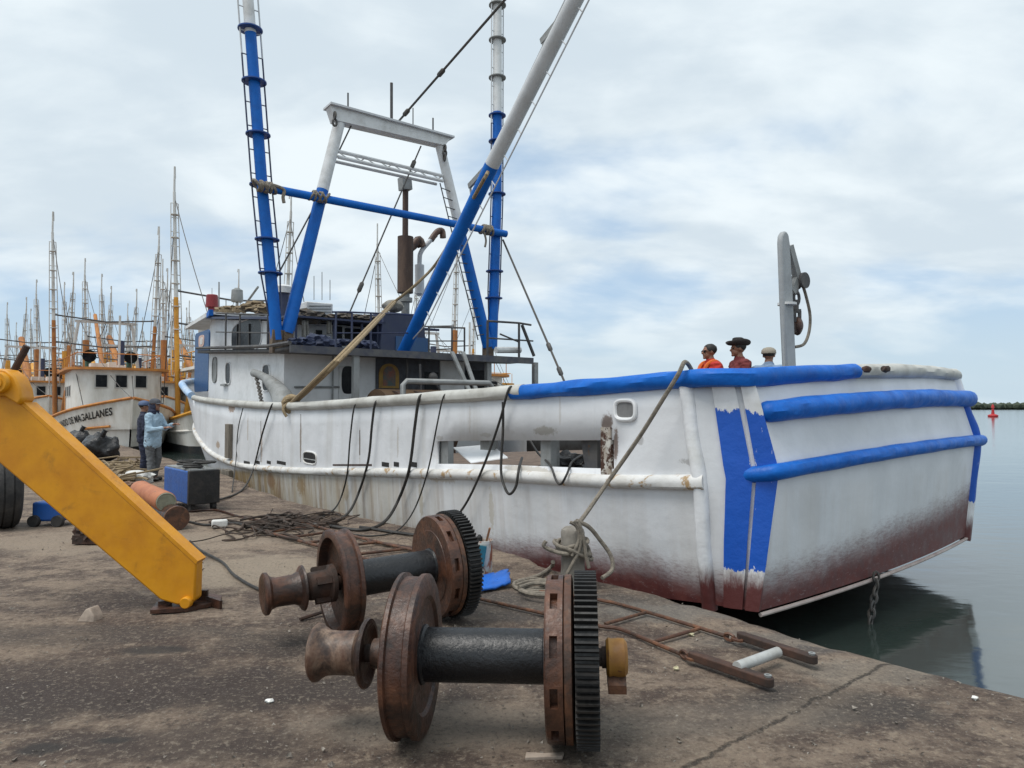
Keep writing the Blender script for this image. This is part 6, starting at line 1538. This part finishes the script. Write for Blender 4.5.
    B('roof_locker', mb, rnd.choice(['bggrey', 'bgwhite', 'tarp_tan']), rf)
    mb = MB()
    for i in range(4): x = rnd.uniform(-6, -2.5); mb.tube([(x, rnd.uniform(-2, 2), .5), (x + rnd.uniform(-.3, .3), rnd.uniform(-2, 2), rnd.uniform(2, 3.4))], .05, 6)
    B('deck_post', mb, trim)
    # A-frame gantry
    for s in (1, -1):
        l = B('gantry_leg', MB().tube([(-1.6, 2.35 * s, .5), (-1.6, 1.95 * s, gz * .55)], [.15 * thick, .13 * thick], 10), low); B('upper_leg', MB().tube([(-1.6, 1.95 * s, gz * .55), (-1.6, 1.5 * s, gz)], [.11, .09], 10), up, l)
    mb = MB(); mb.beam((-1.6, -1.7, gz), (-1.6, 1.7, gz), .15, .16); B('gantry_beam', mb, up)
    # outriggers stowed upright with climbing frames
    for s in (1, -1):
        b = V((-1.4, s * (sep - .1), .9)); t = V((-1.4, s * (sep + .25), mast)); m_ = b.lerp(t, .54)
        ob = B('outrigger', MB().tube([b, m_], [.13 * thick, .11 * thick], 10), low)
        tp = B('pole_top', MB().tube([m_, t], [.1, .07], 8), up, ob)
        mb = MB()
        for dy in (-.3, .3):
            prev = None
            for i in range(13):
                f = .2 + .75 * i / 12; p = b.lerp(t, f) + V((0, dy * (1 - .45 * f), 0)); 
                if prev is not None: mb.tube([prev, p], .025, 4)
                mb.tube([b.lerp(t, f), p], .022, 4); prev = p
        cf = mb; mb = MB()
        for i in range(1, 7): c = b.lerp(t, .3 + .1 * i); mb.lathe(c, (0, 0, 1), [(-.02, .1), (-.02, .2), (.02, .2), (.02, .1)], 10)
        B('collar', mb, up, ob) if 0 else None
        cf.add(mb.v, mb.f); B('climbing_frame', cf, up, ob)
        mb = MB().tube([t, t + V((0, 0, 1.3)), t + V((-.12, -.04 * s, 1.32)), t + V((-.14, -.06 * s, 1.05 if seed > 2 else .75))], [.055, .045, .03, .035], 6); B('pole_tip', mb, up, ob)
    mb = MB()
    for z in (mast * .6, mast * .47, mast * .34): mb.tube([(-1.4, -sep - .1, z), (-1.4, 0, z - .25), (-1.4, sep + .1, z)], .05, 6)
    B('cross_wire', mb, 'darksteel')
    # main boom aft, fore mast, stays
    B('boom', MB().tube([(-1.4, 0, 3.4), (-7.5, 0, gz * .95 + 1.5)], [.16 * thick, .12 * thick], 10), low)
    B('fore_mast', MB().tube([(4.6, 0, hz), (4.6, 0, hz + 3.2)], .06, 8), up)
    mb = MB()
    for a, b in (((-1.6, 1.4, gz), (9.2, .1, 2.5)), ((-1.6, -1.4, gz), (9.2, -.1, 2.5)), ((-1.6, 0, gz), (-7.5, 0, gz * .95)), ((-1.4, sep + .2, mast - .4), (-9, 2, 1.4)), ((-1.4, -sep - .2, mast - .4), (-9, -2, 1.4)), ((-1.4, sep + .2, mast - .4), (6.5, 1.9, 2)), ((-1.4, -sep - .2, mast - .4), (6.5, -1.9, 2)), ((-7.5, 0, gz * .95), (-9, 1.5, 1.4))):
        a = V(a); b = V(b); mb.tube([a.lerp(b, i / 6) - V((0, 0, .5 * 4 * (i / 6) * (1 - i / 6))) for i in range(7)], .022, 4)
    B('stay_wire', mb, 'wire')
    if name_text:
        cu = bpy.data.curves.new('lettering', 'FONT'); cu.body = name_text; cu.size = .5; cu.space_character = 1.05; cu.offset = .012
        to = bpy.data.objects.new('lettering', cu); COL.objects.link(to); dg = bpy.context.evaluated_depsgraph_get(); me = bpy.data.meshes.new_from_object(to.evaluated_get(dg)); bpy.data.objects.remove(to)
        bm = bmesh.new(); bm.from_mesh(me); bmesh.ops.triangulate(bm, faces=bm.faces); bmesh.ops.subdivide_edges(bm, edges=[e for e in bm.edges if e.calc_length() > .25], cuts=3); bm.to_mesh(me); bm.free()
        x1 = max(v.co.x for v in me.vertices); X0, X1 = 3.9, 8.75; 
        for v in me.vertices:
            x = X0 + v.co.x / x1 * (X1 - X0); z = interp(HZ, x) - .72 + v.co.y * (.85 + .25 * v.co.x / x1)
            xx = x - (.7 * (interp(HZ, x) - z) / 3 if x > 7 else 0)
            v.co = (xx, -hb(x, z) - .035, z)
        link_mesh('lettering', me, M['gear_black'], root)
    return root
HD = math.atan2(-DD.y, -DD.x)
def place(o, mid, rz=None): o.location = (mid[0], mid[1], 0); o.rotation_euler = (0, 0, HD if rz is None else rz); return o
def near_mast(px, ytop, ztop, sep=2.95):
    D = (ztop - EYE) * F / (408 - ytop); x = (px - 512) / F * D; return Vector((x, D, 0)) + TT * sep + (-DD) * 1.4
BW = Vector((-16.7, 30.8, 0)) + DD * (9.5 * .85)
A_ = place(bg_trawler('stained white trawler with black name lettering and orange rail, moored bow towards the quay', name_text='FERNANDO DE MAGALLANES', mast=12.8, hz=4.0, gz=7.4, seed=1), BW); A_.scale = (.85, .85, .85)
B_ = place(bg_trawler('white trawler with bright yellow-orange gantry and mast base close beyond the bow', trim='yelloworange', low='yelloworange', mast=12.6, seed=2, gz=5.6, roofm='bgwhite'), near_mast(172, 190, 12.6))
gen_y = bg_trawler('distant trawler with yellow-orange gantry and booms in the moored rows', mast=12, seed=5, trim='yelloworange', low='yelloworange', roofm='bgwhite', gz=5.6, thick=2.3, group='trawlers in the far moored rows')
gen_t = bg_trawler('distant white trawler with rust orange mast bases in the moored rows', mast=12, seed=4, detail=True, thick=2., group='trawlers in the far moored rows')
spots = [(84, 274, 12), (98, 262, 14), (163, 278, 12), (124, 308, 12), (28, 318, 12), (62, 292, 12), (-12, 285, 12), (14, 330, 12), (108, 330, 12), (140, 322, 12), (377, 243, 12), (-50, 300, 12), (190, 318, 12), (52, 335, 12), (220, 325, 12), (72, 318, 12), (36, 300, 12), (90, 345, 12), (128, 342, 12), (5, 310, 12), (44, 348, 12), (150, 350, 12), (70, 352, 12), (110, 300, 12.5), (170, 340, 12), (22, 345, 12), (-30, 330, 12)]
for i, (px, yt, zt) in enumerate(spots):
    o = gen_t if i == 0 else gen_y if i == 1 else copy_tree(gen_t if i % 2 == 0 else gen_y)
    place(o, near_mast(px, yt, zt), HD + random.Random(i).uniform(-.12, .12))
    s_ = random.Random(i + 40).uniform(.94, 1.06); o.scale = (s_, s_, s_)
Y_ = place(bg_trawler('white trawler with yellow wheelhouse roof seen under the aft edge of the boat deck', trim='yelloworange', low='yelloworange', roofm='yelloworange', mast=12, seed=6), near_mast(416, 285, 12), HD)
